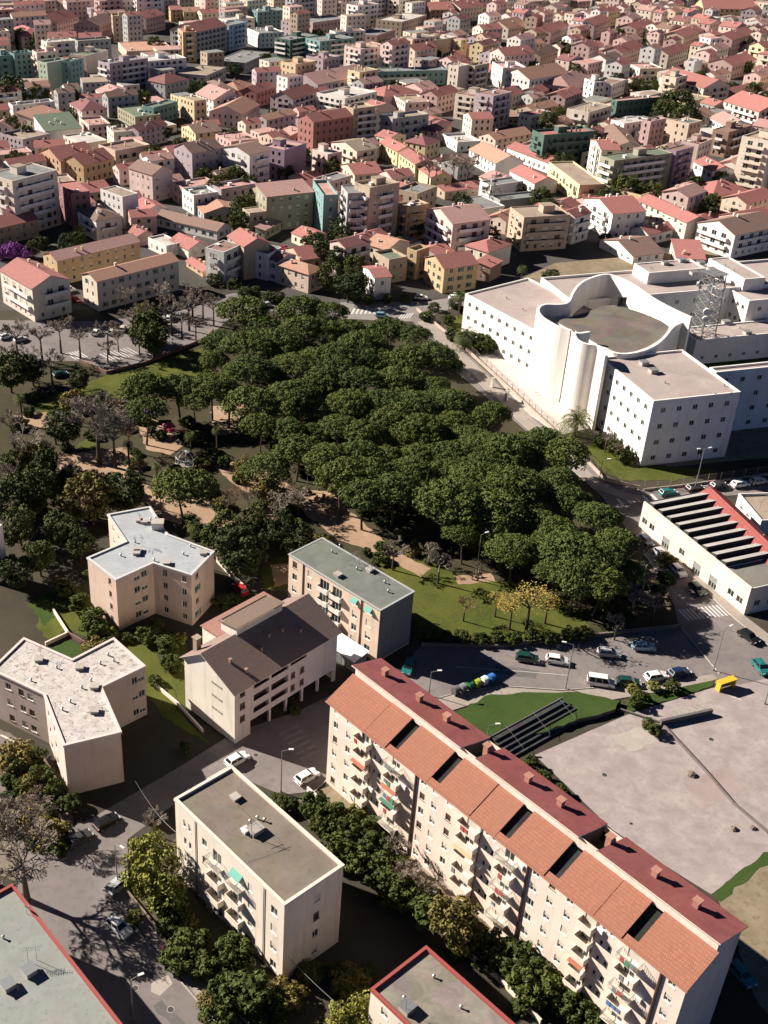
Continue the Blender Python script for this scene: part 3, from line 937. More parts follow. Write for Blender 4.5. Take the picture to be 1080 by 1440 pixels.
# ---- 7, 8. the two roofs cut by the lower edge of the photograph
def edge_block(A, B, side, h, depth, label, deck, items=(), wins=True):
    "A, B: ends of the visible long eave (pixels); depth metres to the left of A->B"
    p, q = G(*A, h), G(*B, h)
    u = (q - p).to_2d(); ln = u.length; u.normalize()
    ang = math.atan2(u.y, u.x)
    root = empty('flat_roof_house', (p.x, p.y, 0), ang, label, 'house')
    y = depth * side
    poly = [(0, 0), (ln, 0), (ln, y), (0, y)] if y > 0 else [(0, y), (ln, y), (ln, 0), (0, 0)]
    m = MB()
    W = []
    for i in range(4):
        s, e = Vector(poly[i]), Vector(poly[(i + 1) % 4]); d = e - s; l2 = d.length; d /= l2
        ops = grid_ops(l2, max(1, int(l2 / 3.2)), h, 3)
        m.wall((s.x, s.y, 0), (d.x, d.y, 0), l2, 0, h, ops)
        W += [((s.x, s.y, 0), (d.x, d.y, 0), op) for op in ops]
    m.build('wall', [P_CREAM, DARK], root)
    for k, (O, U, op) in enumerate(W): window(root, O, U, op, ['plain', 'half', 'shut'][k % 3], True)
    flat_roof(root, poly, h, deck, RIM_RED, .45, .3, out=.1)
    z = h + .05
    for kind, x, yy in items:
        g = to_local(Vector((p.x, p.y, 0)), ang, G(x, yy, z))
        if kind == 'h': hatch(root, g.x - .7, g.y - .7, g.x + .7, g.y + .7, z, .8, CONC, METAL)
        elif kind == 'v': vent(root, g.x, g.y, z)
        elif kind == 'a': antenna(root, g.x, g.y, z, 2.6, 1.0)
        elif kind == 'd': dish(root, g.x, g.y, z, 2.0, .5)
    return root
edge_block((18, 1246), (182, 1457), -1, 9.3, 15.0, 'flat grey roof with red edging cut by the lower left corner, beside the road', slab('cool grey felt', (0.25, 0.255, 0.235), .35, .2),
           [('h', 42, 1368), ('h', 12, 1388), ('v', 5, 1320), ('a', 40, 1352), ('a', 52, 1350), ('d', 38, 1285), ('v', 25, 1392)])
edge_block((599, 1333.6), (745, 1463), -1, 9.5, 9.6, 'flat patched roof with red rim cut by the lower edge, beside the long terrace', slab('patched grey felt', (0.24, 0.205, 0.175), .9, .35),
           [('h', 572, 1420), ('v', 610, 1375), ('v', 568, 1405), ('a', 570, 1425), ('v', 648, 1418)])
# ------------------------------------------------------------------ depot, courthouse and lattice mast
def depot():
    L, C = (905, 707), (1056, 829)
    h = tall(C, 865)
    o, ang, a, b, h = frame(L, C, (1130, 815), h=h)
    far = hit(o, ang, 2, h, 978, 693)
    a = max(14.0, far.x)
    root = empty('depot', o, ang, 'long cream depot with dark sawtooth roof strips beside the curving road', 'depot')
    DW = plaster('pale straw', (0.72, 0.62, 0.50))
    ops = []
    for i in (0, 1, 3, 5, 7, 9, 11, 12):
        c = b * (i + .6) / 13.4
        if i in (3, 7, 9): ops.append((c - 1.1, .05, c + 1.1, 2.6))
        else: ops.append((c - .8, 1.5, c + .8, 2.9))
    opsF = grid_ops(a, 4, h, 1, 1.4, 1.3, 1.6)
    yflat = b * .23
    m = MB()
    m.wall((0, 0, 0), (1, 0, 0), a, 0, h, opsF); m.wall((a, 0, 0), (0, 1, 0), b, 0, h, []); m.wall((a, b, 0), (-1, 0, 0), a, 0, h, []); m.wall((0, b, 0), (0, -1, 0), b, 0, h + .35, ops)
    m.face([(.3, 0, h), (.3, b, h), (.3, b, h + .35), (.3, 0, h + .35)][::-1]); m.face([(0, 0, h + .35), (.3, 0, h + .35), (.3, b, h + .35), (0, b, h + .35)])
    m.build('wall', [DW, DARK], root)
    for i, op in enumerate(ops): window(root, (0, b, 0), (0, -1, 0), op, 'grey' if op[1] < 1 else 'plain', False, 'roller_door' if op[1] < 1 else 'window')
    for op in opsF: window(root, (0, 0, 0), (1, 0, 0), op)
    flat_roof(root, [(.32, 0), (a, 0), (a, yflat), (.32, yflat)], h - .04, slab('warm grey felt', (0.19, 0.175, 0.155), .35, .25), plain('white kerb', (.6, .58, .55)), .2, .2)
    n = 9
    w = (b - yflat) / n
    sl, gl_shade = slab('sawtooth sheet', (0.34, 0.32, 0.30), .3), plain('north light glass and valley shade', (0.045, 0.047, 0.05), .25, .5)
    for i in range(n):
        y = yflat + i * w
        t = MB()
        t.face([(.35, y + .05, h), (a, y + .05, h), (a, y + .05, h + 1.15), (.35, y + .05, h + 1.15)], 1)
        t.face([(.35, y + .05, h + 1.15), (a, y + .05, h + 1.15), (a, y + w * .52, h + .75), (.35, y + w * .52, h + .75)], 0)
        t.face([(.35, y + w * .52, h + .75), (a, y + w * .52, h + .75), (a, y + w * .56, h + .05), (.35, y + w * .56, h + .05)], 1)
        t.face([(.35, y + w * .56, h + .05), (a, y + w * .56, h + .05), (a, y + w + .05, h + .05), (.35, y + w + .05, h + .05)], 1)  # valley floor shares the dark glass colour, painting in the tooth's shadow
        t.face([(.35, y + .05, h), (.35, y + .05, h + 1.15), (.35, y + w * .52, h + .75), (.35, y + w * .52, h)], 1)
        t.face([(a, y + .05, h), (a, y + w * .52, h), (a, y + w * .52, h + .75), (a, y + .05, h + 1.15)], 0)
        t.build('sawtooth_bay', [sl, gl_shade], root)
    # red-roofed annexe
    L2, C2 = (981, 696), (1094, 806)
    o2, ang2, a2, b2, h2 = frame(L2, C2, (1120, 800), h=6.0)
    a2 = 5.2
    r2 = empty('annexe', o2, ang2, 'long pink annexe with plain red roof behind the depot', 'annexe')
    PW = plaster('shell pink', (0.66, 0.47, 0.40))
    ops = grid_ops(b2, 9, h2, 2, .9, 1.1)
    rect_body(r2, a2, b2, h2, [], ops, [PW, DARK], extra=lambda m: gables(m, a2, b2, h2, 'gy', 1.5, 0))
    for op in ops: window(r2, (0, b2, 0), (0, -1, 0), op)
    pitched(r2, a2, b2, h2, 'gy', tiles('flat red', (0.30, 0.085, 0.075), 'y'), TERR, 1.5, .3)
depot()

def courthouse():
    MARB, SHW = plaster('marble white', (0.82, 0.76, 0.69)), plaster('white render', (0.74, 0.70, 0.66))
    DECK = slab('rosy screed', (0.37, 0.305, 0.28), .45, .12)
    COPE = plain('white coping', (0.74, 0.70, 0.65), .8)
    o, ang, a, b, h = frame((844, 505), (918.7, 566.7), (1046, 557), by=656)
    root = empty('courthouse', o, ang, 'large white courthouse with curved walls around a round terrace and small square windows', 'courthouse')
    def loc(px, py, z): return to_local(o, ang, G(px, py, z))
    def block(name, x0, y0, x1, y1, hh, fr=0, lf=0, fl=4, ph=.5, mat=SHW, deck=DECK, frm=None, win=1.25, base=0.0):
        fcols = frm if frm is not None else fr
        opsF = grid_ops(x1 - x0, fcols, hh, fl, win, win, 1.4, margin=.9, base=base) if fcols else []
        opsL = grid_ops(y1 - y0, lf, hh, fl, win, win, 1.4, margin=.9, base=base) if lf else []
        m = MB()
        m.wall((x0, y0, 0), (1, 0, 0), x1 - x0, 0, hh, opsF, .3); m.wall((x1, y0, 0), (0, 1, 0), y1 - y0, 0, hh, [])
        m.wall((x1, y1, 0), (-1, 0, 0), x1 - x0, 0, hh, []); m.wall((x0, y1, 0), (0, -1, 0), y1 - y0, 0, hh, opsL, .3)
        m.build(name, [mat, DARK], root)
        for op in opsF: window(root, (x0, y0, 0), (1, 0, 0), op)
        for op in opsL: window(root, (x0, y1, 0), (0, -1, 0), op)
        return flat_roof(root, [(x0, y0), (x1, y0), (x1, y1), (x0, y1)], hh, deck, COPE, ph, .4)
    def stuff(lst, z):
        for k, px, py in lst:
            q = loc(px, py, z)
            if k == 'v': vent(root, q.x, q.y, z, .14, .45)
            else: hatch(root, q.x - .9, q.y - .8, q.x + .9, q.y + .8, z, .9, CONC, GALV, name='air_unit')
    block('front_wing_wall', 0, 0, a, b, h, 5, 7, 4)
    stuff([('h', 905, 513), ('v', 935, 539), ('v', 1005, 556), ('v', 1028, 555), ('v', 1018, 543), ('h', 918, 524)], h + .05)
    # teal-shaded wing to the right
    q = loc(1003, 524, h)
    block('side_wing_wall', a + 1.0, q.y - .3, a + 30, q.y + 2.6, h - .3, 6, 0, 4)
    # left wing
    hl = tall((757, 470), 528)
    p0, p1, p2 = loc(654, 415, hl), loc(757, 470, hl), loc(733, 395, hl)
    x0 = p1.x; y0, y1 = p1.y, p0.y
    e = (p2 - p0) * 1.12
    quad = [p1.to_2d(), (p1 + e).to_2d(), (p0 + e).to_2d(), p0.to_2d()]
    lm, lw = MB(), []
    for i in range(4):
        s_, t_ = quad[i], quad[(i + 1) % 4]; d_ = t_ - s_; n_ = d_.length; d_ /= n_
        ops_ = grid_ops(n_, 9, hl, 3, 1.25, 1.25, 1.4, margin=.9) if i == 3 else []
        lm.wall((s_.x, s_.y, 0), (d_.x, d_.y, 0), n_, 0, hl, ops_, .3)
        lw += [((s_.x, s_.y, 0), (d_.x, d_.y, 0), q_) for q_ in ops_]
    lm.build('left_wing_wall', [SHW, DARK], root)
    for O_, U_, q_ in lw: window(root, O_, U_, q_)
    flat_roof(root, [tuple(v) for v in quad], hl, DECK, COPE, .5, .4)
    stuff([('v', 735, 436), ('v', 712, 420)], hl + .05)
    # back range and penthouses
    hb = hl + 1.0
    q0, q1, q2 = loc(776, 392, hb), loc(804, 427, hb), loc(1010, 354, hb)
    bx0, by0, by1 = min(q0.x, q1.x), q1.y, q0.y
    block('back_range_wall', bx0, by0, q2.x + 30, by1, hb, 16, 3, 3, .7)
    a1, a2, a3 = loc(886, 373, hb + 3), loc(912, 386, hb + 3), loc(990, 378, hb + 3)
    block('penthouse_wall', a2.x, a2.y, a3.x, a2.y + max(6, a1.y - a2.y), hb + 3.2, 0, 0, 1, .3)
    c1, c2, c3 = loc(992, 365, hb + 3), loc(1047, 394, hb + 3), loc(1067, 386, hb + 3)
    block('stair_house_wall', c2.x, c2.y, max(c3.x, c2.x + 6), c2.y + max(10, c1.y - c2.y), hb + 3.0, 2, 5, 1, .3)
    stuff([('v', 915, 378), ('h', 935, 372), ('h', 958, 368), ('h', 985, 372), ('h', 1000, 381), ('v', 1020, 374), ('v', 1032, 381), ('h', 975, 386)], hb + 3.2)
    # right-hand court wall
    d1 = loc(1040, 415, hb)
    block('court_wall', d1.x, by0 - 9, d1.x + 26, by0 + .2, hb - .4, 4, 3, 3)
    # drum with the round terrace
    zt = tall((755, 433), 531)
    zf = zt - 3.0
    fl = [(781, 452), (800, 446), (825, 439), (847, 430), (862, 429), (878, 432), (903, 440), (929, 451), (941, 459), (938, 468), (929, 477), (910, 488), (888, 496), (866, 496), (847, 488), (828, 477), (806, 466)]
    fw = [loc(x, y, zf) for x, y in fl]
    ar = sum(fw[i].x * fw[(i + 1) % len(fw)].y - fw[(i + 1) % len(fw)].x * fw[i].y for i in range(len(fw)))
    if ar < 0: fw = fw[::-1]
    m = MB().prism([(p.x, p.y) for p in fw], 0, zf, 0, 1)
    m.build('terrace', [SHW, slab('weathered terrace', (0.155, 0.13, 0.11), .75, .16)], root)
    def smooth(pts, it=2):
        for _ in range(it):
            n = [pts[0]]
            for i in range(len(pts) - 1):
                p, q = pts[i], pts[i + 1]
                n += [p * .75 + q * .25, p * .25 + q * .75]
            n.append(pts[-1]); pts = n
        return pts
    def ribbon(name, px, ztop, z0=0.0, t=.7, ztops=None):
        pts = smooth([loc(x, y, ztop).to_2d() for x, y in px])
        n = len(pts)
        nr = []
        for i in range(n):
            d = (pts[min(n - 1, i + 1)] - pts[max(0, i - 1)]).normalized()
            nr.append(Vector((-d.y, d.x)))
        m = MB()
        A = [p + k * (t / 2) for p, k in zip(pts, nr)]; B_ = [p - k * (t / 2) for p, k in zip(pts, nr)]
        for i in range(n - 1):
            m.face([(*B_[i], z0), (*B_[i + 1], z0), (*B_[i + 1], ztop), (*B_[i], ztop)]); m.face([(*A[i + 1], z0), (*A[i], z0), (*A[i], ztop), (*A[i + 1], ztop)])
            m.face([(*B_[i], ztop), (*B_[i + 1], ztop), (*A[i + 1], ztop), (*A[i], ztop)])
        for i, f in ((0, 1), (n - 1, 0)):
            q = [(*A[i], z0), (*B_[i], z0), (*B_[i], ztop), (*A[i], ztop)]
            m.face(q if f else q[::-1])
        return m.build(name, MARB, root)
    ribbon('curved_wall', [(803, 464), (783, 458), (771, 451), (761, 445), (755, 435), (763, 427), (785, 428), (800, 426), (805, 411), (816, 397), (834, 389), (850, 385), (862, 386), (888, 397), (916, 418), (948, 435), (973, 446)], zt)
    ribbon('curved_wall', [(806, 464), (809, 475), (817, 481), (828, 484), (840, 485), (848, 489), (853, 500)], zt)
    ribbon('curved_wall', [(806, 464), (812, 469), (829, 466)], zt)
    ribbon('terrace_wall', [(848, 488), (866, 497), (888, 497), (916, 489), (935, 474), (945, 459), (960, 452)], zf + .9)
    # doors on the terrace and the entrance stair
    for px in (870, 876):
        q = loc(px, 430, zf); hatch(root, q.x - .6, q.y - .3, q.x + .6, q.y, zf, 2.3, DARK, name='terrace_door')
    st = MB()
    for i in range(9):
        q0, q1 = loc(752, 556 - i * .8, 0), loc(797, 560 - i * .8, 0)
        st.obox((q0.x, q0.y + i * .28, 0), ((q1 - q0).x, (q1 - q0).y, 0), (0, .45, 0), (0, 0, .16 * (i + 1)))
    st.build('entrance_steps', MARB, root)
    # service block with the mast
    os_ = loc(979, 480, 7.0)
    hs = 7.0
    pl = loc(957, 463, hs)
    block('service_block_wall', os_.x, os_.y, os_.x + 40, os_.y + max(9, pl.y - os_.y), hs, 9, 4, 1, .35, win=1.0)
    sx, sy = os_.x + 3.2, os_.y + 2.9
    stuff([('h', 1020, 455), ('v', 1040, 462), ('h', 1050, 470), ('v', 1010, 450), ('v', 1060, 455)], hs + .05)
    base = root.matrix_basis @ Vector((sx, sy, hs + .05))
    t = empty('lattice_mast', base, ang + .2, 'grey steel lattice mast carrying antennas above the courthouse service roof', 'mast')
    H, w0, w1 = 18.0, 2.5, 2.0
    legs = [(-1, -1), (1, -1), (1, 1), (-1, 1)]
    def at(i, z):
        w = w0 + (w1 - w0) * z / H
        return Vector((legs[i % 4][0] * w, legs[i % 4][1] * w, z))
    for i in range(4): MB().tube(at(i, 0), at(i, H), .2, .16, 6).build('leg', GALV, t)
    br = MB()
    nl = 8
    for k in range(nl):
        z0_, z1_ = H * k / nl, H * (k + 1) / nl
        for i in range(4):
            br.tube(at(i, z0_), at(i + 1, z1_), .09, None, 5); br.tube(at(i + 1, z0_), at(i, z1_), .09, None, 5); br.tube(at(i, z1_), at(i + 1, z1_), .07, None, 5)
    br.build('bracing', GALV, t)
    MB().box(-w1 - .5, -w1 - .5, H, w1 + .5, w1 + .5, H + .12).build('platform', GALV, t)
    rl = MB()
    for i in range(4):
        p, q = Vector(legs[i]) * (w1 + .45), Vector(legs[(i + 1) % 4]) * (w1 + .45)
        rl.tube((*p, H + 1.1), (*q, H + 1.1), .04, None, 5); rl.tube((*p, H), (*p, H + 1.1), .04, None, 5)
    rl.build('railing', GALV, t)
    for i, (z, r_) in enumerate(((8.5, 1.0), (11, .8), (12.5, 1.0), (14.5, .6), (6.5, .8))):
        q = at(i, z) * 1.18; q.z = z
        d = Vector((q.x, q.y, 0)).normalized(); e = Vector((-d.y, d.x, 0))
        n = MB(); n.tube(q, q + d * .45, r_, r_ * .9, 14); n.build('dish_antenna', WHITE, t)
    for i in range(4):
        q = at(i, 13.4) * 1.1; q.z = 13.4
        MB().tube(q, q + Vector((0, 0, 2.2)), .13, None, 6).build('panel_antenna', WHITE, t)
    return root, o, ang
COURT = courthouse()
# ------------------------------------------------------------------ the town
WALL = {'cream': (0.70, 0.61, 0.50), 'white': (0.74, 0.70, 0.66), 'pink': (0.67, 0.51, 0.46), 'peach': (0.66, 0.46, 0.33), 'ochre': (0.54, 0.39, 0.23),
        'yellow': (0.66, 0.54, 0.34), 'orange': (0.56, 0.36, 0.24), 'tan': (0.46, 0.36, 0.27), 'grey': (0.38, 0.37, 0.36), 'mauve': (0.44, 0.36, 0.38),
        'teal': (0.20, 0.32, 0.31), 'brown': (0.30, 0.20, 0.15), 'rose': (0.54, 0.37, 0.34), 'brick red': (0.36, 0.17, 0.145), 'purple': (0.33, 0.24, 0.30),
        'pale blue': (0.42, 0.52, 0.60), 'olive': (0.34, 0.32, 0.23), 'dark green': (0.10, 0.16, 0.13), 'pale green': (0.42, 0.50, 0.38), 'maroon': (0.27, 0.14, 0.145)}
ROOF = {'red': (0.40, 0.165, 0.145), 'pink': (0.46, 0.27, 0.24), 'orange': (0.46, 0.255, 0.185), 'brown': (0.26, 0.165, 0.135), 'maroon': (0.26, 0.115, 0.11),
        'grey': (0.22, 0.22, 0.21), 'tan': (0.32, 0.25, 0.19), 'white': (0.50, 0.46, 0.42), 'green': (0.15, 0.18, 0.13)}
NUM = ['low', 'one-storey', 'two-storey', 'three-storey', 'four-storey', 'five-storey', 'six-storey', 'seven-storey', 'eight-storey', 'nine-storey', 'ten-storey']
TOWN = '''
0,380 45,406 94,391 453 cream red gy 3b
59,357 80,367 196,340 402 ochre pink gx 3
112,386 136,396 251,367 438 cream orange gx 3
-60,318 -40,330 53,308 355 ochre red gx 2
-8,243 17,256 80,240 334 cream grey flat 7b
54,214 85,227 128,215 254 orange red gx 2
90,224 117,233 160,222 260 ochre red gx 3
181,236 214,246 242,239 285 pink brown gy 3
109,296 135,311 172,305 340 white brown hip 3b
141,267 172,278 192,272 322 white tan flat 4
82,258 100,273 124,268 322 maroon red flat 5
176,323 192,333 208,325 347 rose red gy 2
218,305 305,325 319,315 338 white brown gy 2
340,294 351,301 375,298 329 tan tan flat 2
366,318 372,324 395,312 338 olive pink sx 1
365,265 375,277 441,270 326 olive pink sx 5
440,257 455,278 475,276 336 teal pink flat 6
480,262 489,273 521,268 346 grey grey flat 6b
507,258 520,268 562,260 348 tan tan flat 7b
478,232 499,246 538,243 268 peach red gx 2
466,200 502,213 530,208 247 cream tan gx 4b
534,200 559,213 574,206 234 yellow red gy 2
561,215 584,231 602,223 254 yellow red gy 2
585,234 607,250 625,241 268 yellow red gy 2
620,264 626,270 685,262 281 tan red sx 1
660,210 697,230 731,224 249 white orange gy 2
717,240 752,258 784,255 274 white red gy 2
640,281 672,296 702,287 312 white grey flat 2
697,276 703,284 764,277 300 grey grey flat 3
564,287 572,294 603,288 340 ochre tan flat 6b
600,294 637,315 689,308 364 pink pink gx 5b
706,293 737,307 802,303 354 tan tan flat 5b
604,361 625,378 672,371 413 ochre red gx 3
675,368 690,376 706,367 397 brown red sx 2
511,375 527,391 547,386 422 white red gx 4
525,357 547,369 576,366 399 tan green flat 3
574,352 586,357 604,351 394 ochre tan flat 4
295,347 315,356 340,345 400 white brown flat 4b
320,332 343,347 380,342 394 tan red gy 4
362,351 377,360 396,350 395 white tan flat 3
378,358 391,368 416,359 398 white maroon gy 3
390,372 434,386 462,380 413 peach orange hip 2
238,338 265,351 291,343 365 white red gy 2
208,336 234,348 250,340 362 white white flat 2
262,367 285,382 296,376 390 orange red gy 1
244,207 270,216 313,208 263 mauve brown gx 4
312,207 351,218 381,212 266 white brown gx 4b
384,202 400,213 431,203 257 purple pink flat 6
420,165 441,172 496,163 216 brick red,red gx 4
490,149 497,156 528,152 203 tan tan flat 5b
365,163 375,169 417,160 189 mauve orange gx 2
384,134 412,140 447,129 164 mauve red gx 3b
449,132 485,141 530,131 164 white white flat 2b
420,108 447,119 520,105 140 mauve pink gx 3b
305,151 340,161 365,147 181 pink orange gx 3
252,136 273,143 283,138 173 yellow tan flat 3
275,131 300,141 330,132 166 white pink gy 3
255,177 275,188 300,178 205 yellow brown gx 2
303,190 325,201 352,191 220 rose pink flat 2
318,119 335,127 357,118 140 rose orange hip 2
352,123 360,131 388,122 152 brick red,red gx 3
280,117 300,128 320,120 145 white brown hip 2
12,147 18,151 76,145 168 white grey flat 2
98,145 115,156 143,148 180 pink maroon hip 3
48,172 64,185 112,178 205 white green sx 3
0,190 32,199 64,189 215 mauve tan flat 2
38,160 50,169 88,158 180 cream orange sx 2
-2,171 15,180 36,169 195 cream pink gx 2
112,168 125,179 150,172 196 pink pink flat 2
89,192 116,204 145,196 222 cream white flat 2
150,180 160,189 180,181 210 cream tan flat 3
206,149 216,153 250,144 176 teal green flat 3
165,152 190,166 214,156 182 olive green flat 2
187,178 195,185 235,175 210 mauve maroon gx 3
140,206 162,215 211,206 240 peach brown flat 4b
633,92 645,95 660,92 132 cream white flat 6
661,92 668,95 688,91 130 tan white flat 6b
692,89 707,98 731,92 126 white pink flat 4
512,97 520,102 628,99 122 teal grey flat 4b
604,128 615,136 645,128 162 rose red gx 4
650,130 672,138 701,129 172 cream brown flat 5b
681,128 694,136 720,130 184 mauve brown flat 6b
652,160 664,168 688,163 196 cream red gx 3
602,177 615,186 636,172 202 rose maroon hip 3
622,191 643,203 667,196 214 white white flat 2
515,128 540,137 590,129 155 pink red hip 2
545,163 552,170 603,163 203 grey tan flat 5b
553,136 570,146 593,138 163 pink tan flat 2
680,189 697,197 748,188 212 peach orange gx 2
713,207 772,229 784,222 244 white red gy 2b
757,185 765,193 836,187 238 dark green,red flat 5b
831,196 846,211 866,205 262 cream red gx 5b
842,178 866,206 889,193 222 cream brown gy 4
908,170 915,174 937,169 210 rose tan flat 4
857,218 864,227 946,216 278 olive green flat 6b
942,209 951,214 976,207 266 purple brown flat 6b
770,228 815,262 836,250 288 yellow tan flat 3b
814,251 825,257 836,250 270 white red gx 2
822,279 862,301 887,286 338 white red gx 6B
871,311 892,318 913,309 334 white red gy 2
895,320 912,330 949,322 345 white red gx 2
862,290 885,304 909,292 318 rose red gx 2
896,281 966,313 986,305 344 cream red gy 3
844,337 891,361 931,354 372 white brown gx 2
943,345 952,363 985,353 372 pink red sx 1
990,311 1034,331 1095,318 364 white brown gx 4b
978,302 990,313 1026,300 326 rose red hip 2
1018,301 1040,312 1086,303 330 rose red gx 2
988,258 1002,275 1057,269 291 tan red hip 2
1026,275 1050,287 1090,276 306 peach red gx 2
1056,189 1084,201 1110,192 276 cream tan flat 6B
976,227 1002,241 1020,233 266 white red gy 2
1015,227 1038,234 1059,224 262 white pink gx 3
967,198 982,206 1002,198 238 pink red flat 4
890,96 990,124 1006,115 150 cream red gy 3b
882,90 900,98 925,94 116 cream pink flat 2b
970,85 977,88 988,85 114 white tan flat 4
862,140 868,143 931,137 171 dark green,pink flat 3
1018,142 1068,157 1100,148 184 pink red gy 3b
1019,125 1030,133 1072,124 146 tan red gx 2
967,180 1004,194 1021,187 206 white white flat 2
998,165 1022,178 1042,169 200 white pink gy 2
1015,179 1025,187 1058,177 222 brown brown flat 4b
822,111 836,116 845,112 140 white tan flat 4
845,112 861,121 880,114 140 white brown flat 4
774,111 800,122 831,107 134 rose pink hip 3
729,100 745,112 800,103 133 white orange gx 3
806,151 828,159 861,149 182 cream tan flat 3b
738,149 750,156 785,148 172 tan orange gx 2
770,169 785,178 806,171 190 rose orange gx 2
731,159 745,163 775,158 184 white red flat 3
780,129 795,138 820,129 154 rose red gx 2
-6,75 -2,80 17,77 116 teal grey flat 6b
17,75 20,78 46,75 116 teal grey flat 6
60,87 66,91 97,86 132 pale green,grey flat 7
95,84 99,88 117,83 130 teal green flat 7
104,75 121,79 152,71 116 cream green flat 6
137,88 154,92 208,84 133 mauve grey flat 7b
158,51 178,73 237,64 84 peach orange flat 2
250,40 257,46 272,42 88 ochre red flat 6b
258,38 272,46 319,36 84 grey red gx 6b
317,32 322,37 347,32 72 pale blue,grey flat 6b
348,41 365,48 389,42 68 white grey flat 4
358,13 362,18 403,15 42 teal grey flat 4
400,51 408,57 448,50 84 dark green,grey flat 5b
445,52 450,59 498,54 88 teal grey flat 5b
428,26 440,33 490,26 50 rose grey flat 3
320,79 345,89 380,74 104 grey grey flat 3
266,97 290,107 318,95 126 grey tan flat 3b
222,109 232,118 266,111 138 grey maroon hip 3
236,10 240,14 254,12 31 ochre red gx 3
254,13 258,17 281,15 32 yellow orange gx 3
281,16 284,19 312,17 34 cream red gx 3
970,5 990,12 1063,13 31 ochre red gx 4
-40,740 -15,751 8,742 822 white white flat 4
1038,697 1070,735 1110,716 752 white tan flat 2
60,25 80,32 110,24 52 pink red gx 3
118,30 140,37 165,28 60 rose brown gx 3
8,42 30,52 52,42 74 mauve red hip 4
195,20 205,26 232,20 48 rose red gx 4
512,44 530,51 556,42 66 rose grey flat 3
545,24 565,32 600,22 52 tan white flat 2
592,8 605,14 632,10 34 ochre red gx 4
636,6 648,12 680,8 32 cream red gx 4
700,32 715,40 742,34 56 cream orange gx 3
760,38 775,45 800,36 62 rose red gx 3
820,28 836,36 860,27 56 pink red gx 3
880,34 895,41 922,33 60 rose red gx 3
945,44 962,52 990,42 74 peach red gx 3
1012,48 1030,56 1062,46 84 rose red gx 3
745,72 760,79 785,70 98 tan brown gx 3
860,66 876,74 905,64 96 rose red gx 3
925,70 940,77 968,68 98 cream red gx 3
1008,84 1030,92 1064,83 112 rose red gx 3
'''
LANDMARK = [(455, 300, 'the teal scaffolded tower'), (416, 230, 'the purple tower'), (468, 190, 'the brick red block'), (40, 290, 'the banded cream tower'), (540, 300, 'the tall tan block'),
            (580, 230, 'the three yellow houses'), (662, 335, 'the big pink block'), (770, 330, 'the blank tan tower'), (905, 245, 'the long olive block'), (1035, 340, 'the white corner block'),
            (930, 300, 'the long cream red-roofed house'), (940, 115, 'the red-roofed palace'), (660, 110, 'the twin cream towers'), (798, 210, 'the dark green block'), (30, 430, 'the cream car-park block'),
            (138, 385, 'the long ochre terrace'), (430, 395, 'the hipped peach house'), (535, 405, 'the narrow turquoise-shaded house'), (655, 395, 'the courthouse-side ochre house'), (180, 110, 'the navy-shaded tower'),
            (290, 60, 'the chequered grey block'), (570, 110, 'the long teal block'), (1020, 20, 'the far ochre palace'), (45, 155, 'the long white hall'), (75, 110, 'the pale green tower'),
            (400, 25, 'the far teal block'), (200, 65, 'the peach roof-terrace house'), (1075, 230, 'the right-edge cream tower'), (330, 55, 'the pale blue balcony block'), (865, 120, 'the white twin blocks')]
TAKEN = []          # (centre, radius) of every footprint on the ground
TPX = []            # pixel box and ground distance of the measured houses
def say_which(items, marks, near=4):
    "items: (object, base wording, pixel). Gives every object a label of its own, told by the nearest landmark and its order from there"
    ordn = ['', 'second ', 'third ', 'fourth ', 'fifth ', 'sixth ', 'seventh ', 'eighth ', 'ninth ', 'tenth ', 'eleventh ', 'twelfth ', 'thirteenth ', 'fourteenth ', 'fifteenth ']
    slots = {}
    for o, base, px in items:
        c = sorted((math.hypot(px[0] - x, (px[1] - y) * 1.5), x, y, n) for x, y, n in marks)
        c = [t for t in c if t[0] > 10][:near]
        best = None
        for d, x, y, n in c:
            dx, dy = px[0] - x, (px[1] - y) * 1.5
            rel = ('right of' if dx > 0 else 'left of') if abs(dx) > abs(dy) else ('behind' if dy < 0 else 'in front of')
            key = (base, rel, n)
            if best is None or len(slots.get(key, ())) < len(slots.get(best[0], ())): best = (key, d)
            if key not in slots: break
        slots.setdefault(best[0], []).append((best[1], o))
    for (base, rel, n), lst in slots.items():
        lst.sort(key=lambda t: t[0])
        for i, (d, o) in enumerate(lst):
            o['label'] = (f'{base} {rel} {n}' if len(lst) == 1 else f'nearest {base} {rel} {n}' if i == 0 else f'{ordn[min(i, 14)]}nearest {base} {rel} {n}')
HOUSES = []
def town_base(words, c, roof):
    shape = {'gx': 'gabled', 'gy': 'gabled', 'hip': 'hipped', 'sx': 'sloping', 'flat': 'flat'}[roof[1]]
    return f'{words} {c} house under {shape} {roof[0]} roof' if roof[1] != 'flat' else f'{words} {c} house with {roof[0]} terrace'
CNAME = {'teal': 'teal-grey'}
def shingle(word, c, along): return tiles(word, c, along)
ROOFJ = random.Random(77)
